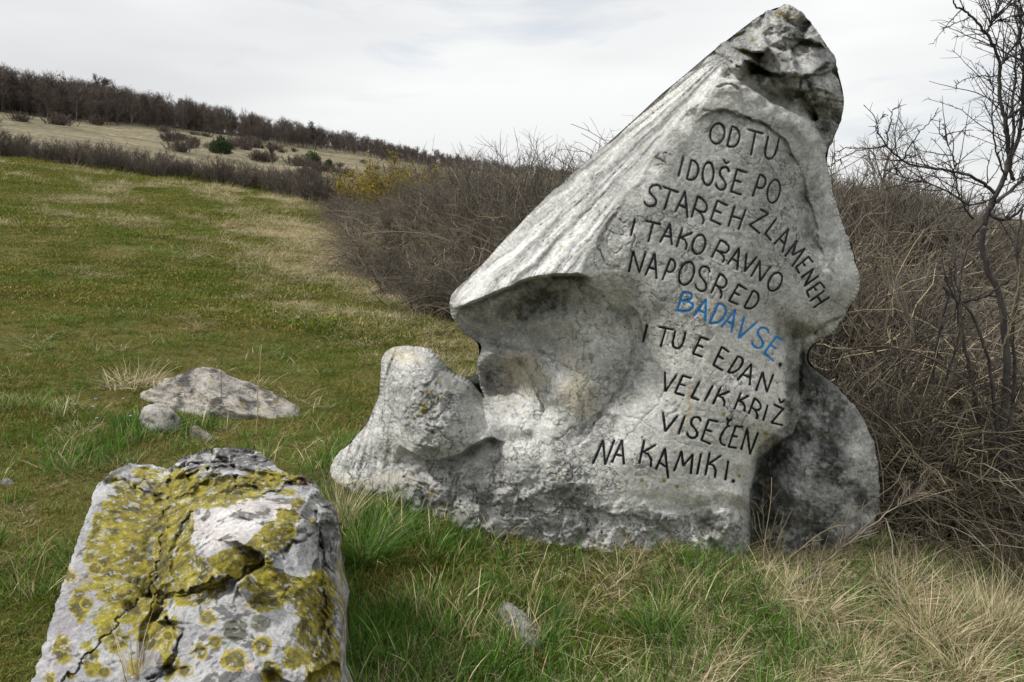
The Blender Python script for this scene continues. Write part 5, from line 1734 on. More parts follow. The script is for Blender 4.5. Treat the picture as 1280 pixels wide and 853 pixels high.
# flattened straw: right foreground, round the thicket edges and in lawn patches
dryc = [grass_mesh('straw_clump', 160 + i, [
    dict(n=46, R_=.10, hmin=.09, hmax=.24, width=.0030, lean=1.7, droop=.55, K=6),
    dict(n=30, R_=.10, hmin=.04, hmax=.10, width=.0028, lean=1.6, droop=.5, K=4)], M_DRY) for i in range(5)]
Xg, Yg = ground_points(rng, 12000, 1.7, 7.0, power=1.3)
PN = np.stack([Xg, Yg, 0 * Xg], -1)
zone_ = sst(.15, 1.3, Xg - .15 * (Yg - 2.6)) * sst(5.6, 4.2, Yg)
dens = np.clip(.02 + .9 * zone_ * sst(-.45, .25, vn(PN, 2.0, 24)) + .22 * fg[:0].sum() + .20 * sst(-.8, -.2, Xg) * sst(-.1, .4, vn(PN, 2.6, 25)) * (Yg < 4.3), 0, 1)
k = stone_free(Xg, Yg) & (rng.uniform(0, 1, len(Xg)) < dens)
X1, Y1 = Xg[k], Yg[k]
# a pale fringe along the bramble edge on the lawn
t_ = rng.uniform(0, 1, 2600)
ed = resample([(-9.5, 27.5), (-6.0, 22.5), (-4.6, 20.0), (-3.6, 15.3), (-2.3, 11.8), (-1.2, 9.9), (-.2, 8.9), (.9, 7.4)], .1)
e_i = (t_ ** .8 * (len(ed) - 1)).astype(int)
X2 = ed[e_i, 0] + rng.normal(-.35, .5, len(t_)) * (1 + .03 * ed[e_i, 1])
Y2 = ed[e_i, 1] + rng.normal(-.2, .55, len(t_))
k = vn(np.stack([X2, Y2, 0 * X2], -1), .9, 44) > -.35
X2, Y2 = X2[k], Y2[k]
X3 = rng.uniform(-17, -2, 11500)
Y3 = rng.uniform(8, 27, 11500)
k = fbm(np.stack([X3, Y3, 0 * X3], -1), 1.1, 4, 45, .6) > .30
X3, Y3 = X3[k], Y3[k]
Xa, Ya = np.concatenate([X1, X2, X3]), np.concatenate([Y1, Y2, Y3])
k = stone_free(Xa, Ya)
Xa, Ya = Xa[k], Ya[k]
n = len(Xa)
s_ = rng.uniform(.5, 1.25, (n, 1)) * (1 + .06 * np.maximum(Ya - 6, 0))[:, None]
gn_scatter('dry_grass', dryc, np.stack([Xa, Ya, height(Xa, Ya)], -1), rng.integers(0, 5, n), np.stack([rng.normal(0, .12, n), rng.normal(0, .12, n), rng.uniform(0, 6.28, n)], -1), s_ * np.array([[1, 1, .75]]), M_DRY)

# tussocks one can point at
def tussock(px, py, h, w, seed, mat, label, lean=.7, n=170, droop=.38, width=.0032, dry_tilt=None):
    g = gb(px, py)
    me = grass_mesh('grass_tussock', seed, [dict(n=n, R_=w, hmin=h * .55, hmax=h * 1.25, width=width, lean=lean, droop=droop, K=7),
                                            dict(n=n // 2, R_=w * 1.1, hmin=h * .2, hmax=h * .6, width=width, lean=lean * 1.6, droop=droop, K=5)], mat)
    o = link('grass_tussock', me, None, g)
    tag(o, label, 'grass tuft')
    return o


tussock(455, 700, .44, .10, 201, M_LONG, 'arching green and straw tussock between the lichened rock and the foot of the carved stone', .9, 420, .34)
tussock(428, 655, .38, .06, 202, M_DRY, 'thin straw-coloured tuft rising beside the right shoulder of the lichened rock', .6, 110, .3)
tussock(818, 800, .32, .08, 203, M_LONG, 'spiky green and straw tussock in the foreground below the middle of the inscription', .9, 300, .35)
tussock(1085, 690, .24, .10, 204, M_LONG, 'fresh green tuft at the right corner of the carved stone, behind the fallen twig', .8, 220, .35)
tussock(1240, 800, .46, .12, 205, M_DRY, 'dense arching straw tussock at the right edge of the photo', .8, 420, .42)
tussock(1165, 800, .38, .10, 206, M_DRY, 'arching straw tussock just left of the one at the right edge', .9, 320, .45)
tussock(1010, 770, .34, .13, 207, M_DRY, 'flattened pale straw tuft in front of the lower end of the fallen twig', 1.5, 340, .5)
tussock(1060, 840, .32, .13, 208, M_DRY, 'flattened pale straw tuft at the bottom of the photo, right of centre', 1.6, 320, .5)
tussock(880, 832, .26, .12, 209, M_DRY, 'low pale straw tuft at the bottom of the photo under the end of the inscription', 1.5, 240, .5)
tussock(185, 846, .24, .03, 210, M_DRY, 'few dry bent straws growing out of the crack in the lichened rock', .35, 26, .12, .0036).location = tuple(at(168, 850, 2.12))
tussock(165, 482, .28, .20, 211, M_DRY, 'pale matted straw tuft at the left end of the long low boulder', 1.5, 260, .4, .004)
tussock(840, 690, .13, .12, 212, M_LONG, 'short bright green tuft at the foot of the carved stone under its last line', .6, 150, .25)
tussock(1270, 720, .46, .13, 213, M_DRY, 'tall straw tussock at the edge of the thicket by the right edge', .8, 300, .42)

tussock(1120, 745, .34, .12, 214, M_DRY, 'flattened straw tuft just below the middle of the leaning pale branch', 1.4, 340, .5)
tussock(960, 745, .24, .12, 215, M_DRY, 'low straw tuft below the lower right lobe of the carved stone', 1.5, 260, .5)
tussock(1200, 850, .34, .12, 216, M_DRY, 'flattened straw tuft at the bottom of the photo near the right corner', 1.5, 340, .5)
tussock(770, 720, .18, .10, 217, M_DRY, 'low matted straw tuft in front of the foot of the carved stone', 1.6, 220, .5)


# dry stalks
def stalk(p0, p1, r, label, seed, sides=5, bend=.02, mat=None):
    rng_ = np.random.default_rng(seed)
    T = Twigs(rng_)
    P = lerp(np.array(p0)[None], np.array(p1)[None], np.linspace(0, 1, 10)[:, None])
    P = P + np.cumsum(rng_.normal(0, bend * .12, P.shape), 0)
    T.add(P[None], r, r * .55, sides)
    P1 = offshoots(rng_, P[None], 5, .3, .95, .04, .10, .6, 4, .1)
    T.add(P1, r * .35, r * .2, 3)
    me = T.mesh('dry_stalk', mat or M_STALK)
    me.transform(__import__('mathutils').Matrix.Translation(-Vector(P[0])))
    o = link('dry_stalk', me, None, P[0])
    tag(o, label, 'dry stalk')


def stalk_px(x0, y0, x1, y1, r, label, seed, bend=.02, dy=0.0, mat=None):
    g0 = gb(x0, y0)
    stalk(g0, at(x1, y1, g0[1] + dy), r, label, seed, bend=bend, mat=mat)


stalk_px(320, 545, 329, 430, .0045, 'tall upright straw-coloured stalk in front of the right end of the long low boulder', 301)
stalk_px(276, 520, 275, 432, .0025, 'thin dark upright stalk in front of the middle of the long low boulder', 302, mat=M_TWIG)
stalk_px(392, 425, 408, 372, .004, 'thin dark stalk in the lawn left of the nose of the carved stone', 303, mat=M_TWIG)
stalk_px(345, 560, 368, 522, .003, 'short bent straw between the long low boulder and the lichened rock', 304)
stalk_px(1170, 830, 1130, 705, .0026, 'long pale straw leaning left in the right foreground', 305)
stalk_px(1000, 815, 1000, 745, .0022, 'upright pale straw in the foreground straw right of the inscription', 306)

# small pale blue flowers
rng = np.random.default_rng(15)
for i, (px, py) in enumerate([(124, 510), (115, 520), (157, 510), (164, 531), (123, 532), (97, 516)]):
    g = gb(px, py)
    Vf, Qf = [], []
    T = Twigs(rng)
    root = empty('blue_flower', g)
    T.add(stems(rng, np.array([[0, 0, 0.]]), np.array([[rng.normal(0, .2), -.2, 1.]]), np.array([.055]), 4, .05), .0012, .0008)
    tip = T.V[0][-1]
    link('stem', T.mesh('stem', M_LEAF), root)
    for p in range(4):
        a = p * math.pi / 2 + rng.uniform(-.1, .1)
        c_, s_2 = math.cos(a), math.sin(a)
        prof = [(0, 0), (.004, -.0032), (.0085, -.0035), (.0105, 0), (.0085, .0035), (.004, .0032)]
        Vp = [[x * c_ - y * s_2, x * s_2 + y * c_, .25 * x] for x, y in prof]
        me = mesh_from('petal', np.array(Vp) + tip, np.array([[0, 1, 2], [0, 2, 3], [0, 3, 4], [0, 4, 5]]), M_PETAL)
        link('petal', me, root)
    tag(root, 'tiny pale blue four-petalled flower in the grass left of the small pale stone', 'flower', 'tiny blue flowers in the lawn')

# ------------------------------------------------------------------ fallen twig in front of the right lobe
def fallen_branch():
    rng_ = np.random.default_rng(61)
    T = Twigs(rng_)
    Yt = 4.0
    pts = [(990, 738, 3.72), (1020, 712, 3.75), (1060, 680, 3.8), (1100, 648, 3.86), (1132, 626, 3.92), (1150, 614, 3.98)]
    P = np.array([at(a, b, c) for a, b, c in pts])
    u = np.linspace(0, 5, 18)
    P = np.stack([np.interp(u, np.arange(6), P[:, i]) for i in range(3)], -1)
    P += rng_.normal(0, .004, P.shape)
    T.add(P[None], .0042, .0016, 5)
    P1 = T.add(offshoots(rng_, P[None], 44, .1, 1, .12, .34, .7, 8, .10, -.03, .25), .0028, .0012)
    T.add(offshoots(rng_, P1, 90, .2, 1, .04, .12, .7, 4, .12), .0014, .0008)
    me = T.mesh('fallen_branch', M_CANE)
    me.transform(__import__('mathutils').Matrix.Translation(-Vector(P[0])))
    o = link('fallen_branch', me, None, P[0])
    tag(o, 'dry pale branch leaning in front of the lower right lobe of the carved stone', 'branch')
    # a light spray of dead twigs to its left
    T = Twigs(rng_)
    b = gb(965, 715)
    P = T.add(stems(rng_, b[None] + rng_.normal(0, .03, (9, 3)) * [1, 1, 0], upright_dirs(rng_, 9, .45), rng_.uniform(.25, .55, 9), 8, .08), .003, .0012)
    T.add(offshoots(rng_, P, 40, .3, 1, .04, .14, .7, 4, .1), .0014, .0008)
    me = T.mesh('dead_sprig', M_DEAD)
    me.transform(__import__('mathutils').Matrix.Translation(-Vector(b)))
    o = link('dead_sprig', me, None, b)
    tag(o, 'small spray of thin dead stems left of the leaning pale branch', 'dead plant')


fallen_branch()

# ------------------------------------------------------------------ shrubs, hedge, brambles
def bramble_mesh(name, seed, mat, n=70, L=(1.2, 2.4), R_=.55, r=.0078, n1=150, fine=240, rise=1.0, lie=.0):
    rng = np.random.default_rng(seed)
    T = Twigs(rng)
    base = np.concatenate([rng.normal(0, R_ * .6, (n, 2)), np.full((n, 1), -.05)], 1)
    d = upright_dirs(rng, n, .55)
    d[:, 2] *= rise
    K = 12
    P = []
    cur = d / np.linalg.norm(d, axis=1)[:, None]
    Lg = rng.uniform(L[0], L[1], n)
    p = base
    P.append(p)
    gv = rng.uniform(.10, .24, n)
    for k in range(K - 1):
        p = p + cur * (Lg / (K - 1))[:, None]
        p[:, 2] = np.maximum(p[:, 2], .02)
        P.append(p)
        cur = cur + rng.normal(0, .07, (n, 3))
        cur[:, 2] -= gv
        cur /= np.linalg.norm(cur, axis=1)[:, None]
    P = np.stack(P, 1)
    T.add(P, r, r * .45)
    P1 = T.add(offshoots(rng, P, n1, .15, .98, .15, .5, .8, 6, .14, -.04, .1, False), r * .45, r * .25)
    T.add(offshoots(rng, P1, fine, .1, 1, .06, .2, .8, 4, .15, 0, 0, False), r * .28, r * .16)
    return T.mesh(name, mat)


def tangle_mesh(name, seed, mat, n=200, R_=.7, H=1.1, r=.0052):
    """matted dead stems lying every way"""
    rng = np.random.default_rng(seed)
    T = Twigs(rng)
    base = np.stack([rng.normal(0, R_ * .5, n), rng.normal(0, R_ * .5, n), H * rng.uniform(0, 1, n) ** 1.2], -1)
    d = rng.normal(size=(n, 3)) * [1, 1, .75]
    P = T.add(stems(rng, base, d, rng.uniform(.35, 1.1, n), 8, .20, -.03), r * rng.uniform(.5, 1.3, n), r * .4)
    T.add(offshoots(rng, P, n * 2, .05, 1, .08, .3, .8, 5, .2, 0, 0, False), r * .4, r * .22)
    return T.mesh(name, mat)


SHR = [shrub_mesh('bare_shrub', 400 + i, 1.5, 1.2, 26, 240, 900, M_TWIG, 1.3, .42) for i in range(4)]
SHR_H = [shrub_mesh('hedge_shrub', 460 + i, 1.5, 1.5, 26, 240, 900, M_HEDGE, 1.8, .42) for i in range(4)]
SHR_T = [shrub_mesh('tall_bare_shrub', 410 + i, 2.3, 1.2, 16, 150, 700, M_TWIG, 1.2, .30) for i in range(3)]
BRM = [bramble_mesh('bramble', 420 + i, M_CANE) for i in range(4)]
TNG = [tangle_mesh('dead_tangle', 430 + i, M_DEAD) for i in range(3)]
TNGD = [tangle_mesh('dark_tangle', 440 + i, M_CANE, 260, .7, 1.2, .0036) for i in range(3)]


def scatter_poly(rng, poly, n):
    p = np.array(poly)
    X = rng.uniform(p[:, 0].min(), p[:, 0].max(), n * 4)
    Y = rng.uniform(p[:, 1].min(), p[:, 1].max(), n * 4)
    k = poly_in(X, Y, poly)
    return X[k][:n], Y[k][:n]


def pin(X, Y):
    return 640 + F * X / Y


rng = np.random.default_rng(909)
# left bramble mass
Xb, Yb = scatter_poly(rng, LEFT_T, 900)
k = pin(Xb, Yb) < 900
Xb, Yb = Xb[k], Yb[k]
n = len(Xb)
edge = np.array([min(np.hypot(ed[:, 0] - x, ed[:, 1] - y)) for x, y in zip(Xb, Yb)])
inner = sst(.3, 3.0, edge)
kind_ = rng.uniform(0, 1, n)
pick = np.where(kind_ < .40, rng.integers(0, 4, n), np.where(kind_ < .62, rng.integers(4, 7, n), np.where(kind_ < .80, 7 + rng.integers(0, 3, n), 10 + rng.integers(0, 4, n))))
sz = rng.uniform(.75, 1.2, n) * lerp(.55, 1.1, inner)
sz = sz * np.where((Yb > 15), .85, 1)
gn_scatter('left_bramble_thicket', BRM + TNGD + TNG + SHR, np.stack([Xb, Yb, height(Xb, Yb)], -1), pick, np.stack([0 * Xb, 0 * Xb, rng.uniform(0, 6.28, n)], -1), np.stack([sz, sz, sz], -1), M_CANE)

# right scrub: matted straw brambles in front, dark shrubs behind
Xb, Yb = scatter_poly(rng, RIGHT_T, 1500)
k = (pin(Xb, Yb) > 960) & (pin(Xb, Yb) < 1500)
Xb, Yb = Xb[k], Yb[k]
n = len(Xb)
kind_ = rng.uniform(0, 1, n)
edge = (Yb - np.interp(Xb, [1.2, 1.85, 2.1, 2.6, 3.2, 4, 7.5], [9, 5.7, 5.0, 4.65, 4.5, 4.4, 4.1]))
pick = np.where(kind_ < .24, rng.integers(0, 4, n), np.where(kind_ < .58, 4 + rng.integers(0, 3, n), np.where(kind_ < .76, 7 + rng.integers(0, 3, n), 10 + rng.integers(0, 4, n))))
pick = np.where((edge > 4.0) & (rng.uniform(0, 1, n) < .6), 10 + rng.integers(0, 4, n), pick)
sz = rng.uniform(.6, 1.2, n) * lerp(.62, 1.0, sst(0, 1.6, edge)) * lerp(1.0, .68, sst(3.5, 7, edge)) * np.interp(pin(Xb, Yb), [1060, 1120, 1200, 1290], [1.0, .95, .75, .80])
gn_scatter('right_bramble_thicket', BRM + TNGD + TNG + SHR, np.stack([Xb, Yb, height(Xb, Yb)], -1), pick, np.stack([0 * Xb, 0 * Xb, rng.uniform(0, 6.28, n)], -1), np.stack([sz, sz, sz], -1), M_CANE)


def place(me, name, X, Y, s, rz, label, cat, group=None):
    o = link(name, me, None, (X, Y, float(height(X, Y))))
    o.scale = (s, s, s)
    o.rotation_euler = (0, 0, rz)
    tag(o, label, cat, group)
    return o


# hedge of bare shrubs along the top of the lawn
for i in range(58):
    t = i / 57
    px = lerp(-170, 430, t) + rng.normal(0, 3)
    Yh = np.interp(px, [-40, 150, 330, 430], [27.2, 28.2, 28.5, 24.5]) + rng.uniform(-.3, 1.6)
    X = (px - 640) / F * Yh
    place(SHR_H[i % 4], 'bare_shrub', X, Yh, rng.uniform(.62, 1.12) * np.interp(px, [-40, 0, 200, 330, 430], [.60, .62, .60, .62, .70]), rng.uniform(0, 6.28),
          'leafless grey-brown shrub in the hedge along the top edge of the lawn', 'shrub', 'bare shrubs in the hedge at the top of the lawn')
ORD = ['nearest', 'second', 'third', 'fourth', 'fifth', 'sixth', 'seventh', 'eighth', 'ninth', 'tenth', 'eleventh']
# taller bare shrubs against the sky between hill and stone
for i, (px, Yh, s) in enumerate([(752, 11.5, .9), (735, 12, .9), (712, 11.5, .92), (690, 12, .92), (668, 13, 1.0), (650, 12.5, .95), (628, 13.5, .90), (605, 14, .86), (585, 15, .80), (560, 15.5, .75), (535, 16, .7)]):
    place(SHR_T[i % 3], 'tall_bare_shrub', (px - 640) / F * Yh, Yh, s, i * 1.3, ORD[i] + ' tall leafless shrub against the sky, counted leftwards from the carved stone', 'shrub', 'tall bare shrubs behind the brambles left of the stone')
for i, (px, Yh, s) in enumerate([(1060, 10.5, .80), (1100, 11, .85), (1128, 10, .80), (1150, 10.5, .75), (1180, 10, .72), (1215, 9.5, .75), (1250, 9, .8), (1290, 9, .85)]):
    place(SHR_T[i % 3], 'tall_bare_shrub', (px - 640) / F * Yh, Yh, s * [.78, .74, .66, .6, .72, .7, .75, .8][i], i * 1.7 + .5, ORD[i] + ' leafless shrub on the bank, counted rightwards from the carved stone', 'shrub', 'bare shrubs on the bank right of the stone')

# yellow flowering shrubs
def yellow_shrub(px, Yh, h, seed, label):
    r_ = np.random.default_rng(seed)
    T = Twigs(r_)
    base = np.stack([r_.normal(0, .3, 22), r_.normal(0, .3, 22), np.full(22, -.05)], -1)
    P = T.add(stems(r_, base, upright_dirs(r_, 22, .38), r_.uniform(.6, 1.05, 22) * h, 8, .1, .02), .014, .006)
    P1 = T.add(offshoots(r_, P, 200, .2, .97, .2 * h, .45 * h, .7, 6, .1, .02, .2), .006, .003)
    root = empty('yellow_shrub', ((px - 640) / F * Yh, Yh, 0))
    root.location.z = float(height(root.location.x, Yh))
    link('branches', T.mesh('branches', M_TWIG), root)
    B = Twigs(r_)
    n_ = 3800
    pi, ti = r_.integers(0, len(P1), n_), r_.uniform(0, 4.99, n_)
    i_ = ti.astype(int)
    b = P1[pi, i_] * (1 - (ti - i_))[:, None] + P1[pi, i_ + 1] * (ti - i_)[:, None]
    b = b + r_.normal(0, .03, b.shape)
    B.add(stems(r_, b, r_.normal(size=(n_, 3)), r_.uniform(.03, .07, n_), 2, 0), .011, .004)
    link('blossom', B.mesh('blossom', M_YEL), root)
    tag(root, label, 'shrub')


yellow_shrub(500, 20.0, 1.85, 71, 'largest yellow flowering shrub above the brambles, below the far hill')
yellow_shrub(462, 21.5, 1.5, 72, 'yellow flowering shrub at the left of the yellow group above the brambles')
yellow_shrub(535, 21.0, 1.75, 73, 'thin yellow flowering shrub at the right of the yellow group above the brambles')

# ------------------------------------------------------------------ trees
def bare_tree_parts(seed, h, trunk_r, crown=(.35, .42), n0=11, n1=90, n2=420, n3=1500, th=1.0, wander=.10):
    rng = np.random.default_rng(seed)
    T = Twigs(rng)
    tr = stems(rng, np.array([[0, 0, -.1]]), np.array([[rng.normal(0, .05), rng.normal(0, .05), 1.]]), np.array([h * .78]), 10, .06, .0)
    T.add(tr, trunk_r, trunk_r * .3, 6)
    Bt = Twigs(rng)
    P0 = Bt.add(offshoots(rng, tr, n0, crown[0], 1., h * .3, h * crown[1], .95, 8, wander, .03, .25), trunk_r * .42, trunk_r * .12, 4)
    P1 = Bt.add(offshoots(rng, P0, n1, .15, 1, h * .12, h * .26, .8, 6, wander * 1.3, .01, .1), trunk_r * .16 * th, trunk_r * .06 * th)
    P2 = Bt.add(offshoots(rng, P1, n2, .15, 1, h * .05, h * .14, .8, 5, wander * 1.5, .0, .05), trunk_r * .07 * th, trunk_r * .035 * th)
    if n3:
        Bt.add(offshoots(rng, P2, n3, .15, 1, h * .03, h * .07, .8, 3, wander), trunk_r * .04 * th, trunk_r * .02 * th)
    return T, Bt


def lone_tree(px, Yh, h, seed, label, r=.14, mat=M_FAR, th=2.2, **kw):
    T, Bt = bare_tree_parts(seed, h, r, th=th, **kw)
    X = (px - 640) / F * Yh
    root = empty('bare_tree', (X, Yh, float(height(X, Yh))))
    link('trunk', T.mesh('trunk', mat), root)
    link('branches', Bt.mesh('branches', mat), root)
    tag(root, label, 'tree')


lone_tree(400, 196, 6.4, 501, 'lone round-crowned bare tree on the far hill rising above the treeline at its middle', .22, crown=(.35, .40), n0=14)
lone_tree(150, 212, 11.5, 502, 'spreading bare tree that stands out above the woodland on the upper left skyline', .30, crown=(.4, .36), n0=14)
lone_tree(347, 120, 3.2, 503, 'round bare bushy tree alone on the pale meadow of the far hill', .10, crown=(.12, .45), n0=16)
lone_tree(1080, 12.5, 2.35, 504, 'small bare tree on the bank just right of the carved stone', .035, M_TWIG, 1.25, crown=(.25, .40), n0=14, n1=80, n2=320, n3=700)

# far woodland on the ridge
WT = []
for i in range(6):
    r_ = np.random.default_rng(520 + i)
    T, Bt = bare_tree_parts(520 + i, 10, .13, (.10, .34), 20, 110, 420, 0, 2.0, .06)
    T.V += Bt.V
    T.Q += [q + T.n for q in Bt.Q]
    T.val += Bt.val
    WT.append(T.mesh('woodland_tree', M_FAR))
r_ = np.random.default_rng(540)
n = 3000
pw = r_.uniform(-430, 800, n)
rr = RIDGE + r_.uniform(-30, 50, n) + 6 * np.sin(pw / 30)
a = np.arctan((pw - 640) / F)
Xw, Yw_ = np.sin(a) * rr, np.cos(a) * rr
hh = np.interp(pw, [-430, 0, 150, 340, 480, 562, 640, 800], [11, 9.6, 7.8, 5.8, 4.3, 3.2, 2.8, 3.0]) / 10 * r_.uniform(.55, 1.2, n)
gn_scatter('far_woodland', WT, np.stack([Xw, Yw_, height(Xw, Yw_)], -1), r_.integers(0, 6, n), np.stack([0 * Xw, 0 * Xw, r_.uniform(0, 6.28, n)], -1), np.stack([hh * 1.1, hh * 1.1, hh], -1), M_FAR)

# scrub on the hillside: bare bushes one can count, and a few junipers
HB = [shrub_mesh('hillside_bush', 550 + i, 2.0, 3.2, 60, 420, 900, M_FAR, 5.5, .75) for i in range(3)]
hb = []
for _ in range(14):
    hb.append((r_.uniform(-40, 150), r_.uniform(146, 158), r_.uniform(.7, 1.3)))
for _ in range(8):
    px = r_.uniform(180, 330)
    hb.append((px, 158 + (px - 180) * .15 + r_.normal(8, 5), r_.uniform(.7, 1.2)))
for px, py, s in ((345, 188, .6), (300, 182, .7), (322, 200, .9), (335, 202, .9), (372, 208, 1.0), (385, 212, 1.0), (398, 216, 1.0), (415, 218, .9), (430, 222, .8), (258, 172, .6), (286, 186, .9), (215, 178, 1.0), (378, 224, .9), (390, 226, .8),
                  (330, 176, .5), (455, 205, .4), (470, 210, .4), (500, 214, .4), (265, 187, .7), (242, 170, .6), (352, 192, .5), (368, 190, .4), (425, 208, .4), (305, 170, .5), (240, 185, .9), (226, 190, 1.0)):
    hb.append((px, py, s))
for i, (px, py, s) in enumerate(hb):
    g = gb(px, py)
    if g[1] < 40 or g[1] > 245:
        continue
    o = place(HB[i % 3], 'hillside_bush', g[0], g[1], s * (.5 + g[1] / 300), i * 1.1, 'low leafless bush on the pale slope of the far hill', 'bush', 'bare bushes dotted over the far hillside')


def juniper(px, py, h, w, seed, label):
    g = gb(px, py)
    r_ = np.random.default_rng(seed)
    T = Twigs(r_)
    n_ = 900
    u = r_.normal(size=(n_, 3))
    u /= np.linalg.norm(u, axis=1)[:, None]
    u[:, 2] = np.abs(u[:, 2])
    rad = r_.uniform(.45, 1, n_)[:, None] * (1 + .25 * vn(u, 2.2, seed))[:, None]
    b = u * rad * np.array([w / 2, w / 2, h])
    T.add(stems(r_, b, u + np.array([0, 0, .8]), r_.uniform(.12, .3, n_) * h * .6, 3, .1), .07 * h / 2, .02 * h / 2)
    root = empty('juniper', g)
    link('foliage', T.mesh('foliage', M_JUN), root)
    t2 = Twigs(r_)
    t2.add(stems(r_, np.array([[0, 0, -.1]]), np.array([[0, 0, 1.]]), np.array([h * .7]), 4, .03), .06, .03, 5)
    link('trunk', t2.mesh('trunk', M_FAR), root)
    tag(root, label, 'juniper')


juniper(277, 192, 2.6, 3.2, 601, 'broad dark green juniper on the far slope, leftmost of the junipers')
juniper(392, 208, 2.2, 3.0, 602, 'largest dark green juniper at the middle of the far slope')
juniper(411, 213, 1.7, 1.6, 603, 'narrow dark green juniper right beside the largest one')
juniper(326, 186, .9, 1.4, 604, 'tiny dark green juniper between the leftmost and the largest juniper')
juniper(541, 213, 1.5, 1.6, 605, 'small dark green juniper above the yellow shrubs on the far slope')
juniper(337, 182, .7, .9, 606, 'smallest dark green juniper, a dot high on the far slope')


def thorn_tree():
    r_ = np.random.default_rng(77)
    o_, s_ = (1000, 0), 2.843
    c8 = lambda pts, Y0, Y1, r0, r1: (np.array([at(1000 + x / s_, y / s_, Y0 + (Y1 - Y0) * i / (len(pts) - 1)) for i, (x, y) in enumerate(pts)]), r0, r1)
    k9 = lambda pts, Y0, Y1, r0, r1: (np.array([at(1000 + x / 1.896, 250 + y / 1.896, Y0 + (Y1 - Y0) * i / (len(pts) - 1)) for i, (x, y) in enumerate(pts)]), r0, r1)
    trunk = k9([(455, 640), (478, 560), (492, 430), (488, 330), (478, 230), (440, 160), (430, 110), (436, 70)], 4.95, 4.9, .024, .016)
    limbs = [
        c8([(655, 800), (665, 760), (700, 690), (730, 620), (745, 560), (738, 490), (730, 440), (715, 360), (705, 280), (716, 230), (690, 170), (660, 115), (640, 90), (600, 50), (575, 32), (548, 25), (545, 5)], 4.9, 4.7, .016, .004),
        c8([(745, 560), (735, 500), (728, 430), (760, 400), (800, 375), (860, 330)], 4.82, 4.7, .010, .004),
        c8([(690, 690), (655, 650), (620, 632), (560, 612), (500, 602), (440, 596), (380, 582), (345, 555), (310, 520), (290, 495), (278, 465)], 4.85, 4.5, .010, .003),
        c8([(310, 520), (260, 528), (200, 535), (150, 560), (100, 597)], 4.5, 4.4, .004, .002),
        c8([(310, 520), (240, 530), (160, 525), (115, 555)], 4.5, 4.45, .003, .0015),
        c8([(310, 520), (312, 470), (322, 430), (328, 388), (360, 378)], 4.5, 4.5, .004, .002),
        c8([(290, 490), (265, 460), (280, 430), (298, 408)], 4.5, 4.5, .003, .0015),
        c8([(365, 572), (380, 530), (405, 495), (440, 455), (470, 425), (492, 383)], 4.55, 4.4, .004, .0018),
        c8([(615, 780), (580, 725), (560, 680), (548, 600), (555, 580), (530, 530), (505, 478)], 4.9, 4.6, .006, .002),
        c8([(690, 700), (600, 740), (540, 690), (470, 655), (380, 632), (290, 600)], 4.85, 4.5, .006, .002),
        c8([(716, 230), (740, 190), (765, 160), (800, 130), (840, 100)], 4.7, 4.6, .008, .003),
        c8([(665, 115), (680, 80), (700, 40), (730, -20), (745, -60)], 4.7, 4.6, .006, .002),
        c8([(660, 110), (700, 75), (750, 60), (800, 50), (850, 20)], 4.7, 4.6, .005, .002),
        c8([(600, 65), (560, 80), (505, 105)], 4.7, 4.65, .0035, .0015),
        c8([(700, 270), (640, 272), (590, 280), (545, 308)], 4.7, 4.65, .004, .0015),
        c8([(760, 640), (740, 590), (775, 500), (790, 420), (795, 330), (800, 240), (790, 180)], 4.9, 4.8, .012, .005),
        c8([(690, 720), (740, 690), (790, 640), (840, 600), (900, 540)], 4.85, 4.8, .012, .006),
        k9([(470, 640), (500, 520), (512, 400), (500, 300), (522, 200), (512, 100), (530, 20)], 4.7, 4.6, .012, .006),
        k9([(440, 640), (420, 500), (402, 400), (380, 300), (376, 200), (392, 120), (440, 40)], 5.0, 5.0, .014, .006),
        k9([(480, 640), (462, 500), (450, 380), (405, 260), (362, 232), (345, 180)], 4.8, 4.7, .012, .005),
        k9([(350, 640), (330, 520), (345, 420), (380, 330), (372, 240), (350, 150)], 4.9, 4.9, .009, .004),
        c8([(800, 420), (785, 330), (800, 230), (780, 120), (790, 40), (770, -40)], 4.8, 4.6, .009, .003),
        c8([(742, 560), (765, 470), (752, 380), (770, 290), (762, 200), (780, 110), (760, 30), (775, -60)], 4.8, 4.9, .009, .003),
        c8([(736, 640), (700, 560), (690, 470), (680, 400), (690, 330), (676, 280)], 4.85, 4.7, .006, .002),
        c8([(850, 700), (830, 560), (815, 440), (830, 330), (812, 220), (826, 90), (805, -30)], 4.7, 4.5, .012, .004),
        c8([(665, 760), (720, 790), (770, 760), (830, 690), (900, 640)], 4.9, 4.7, .010, .005),
    ]
    root = empty('thorn_tree', trunk[0][0])
    tag(root, 'bare crooked thorn tree with spiky twigs at the right edge of the photo', 'tree')

    def dens(P, n=4, jit=.006):
        m = (len(P) - 1) * n + 1
        u = np.linspace(0, len(P) - 1, m)
        Q = np.stack([np.interp(u, np.arange(len(P)), P[:, i]) for i in range(3)], -1)
        k_ = np.array([.25, .5, .25])
        for _ in range(2):
            Q[1:-1] = .25 * Q[:-2] + .5 * Q[1:-1] + .25 * Q[2:]
        return Q + r_.normal(0, jit * .5, Q.shape)

    def mk(T, name):
        me = T.mesh(name, M_BARK)
        o = link(name, me, root)
        o.location = -np.array(root.location)
    T = Twigs(r_)
    P = dens(trunk[0])
    P[0, 2] -= .3
    T.add(P[None], trunk[1], trunk[2], 7)
    mk(T, 'trunk')
    allL = []
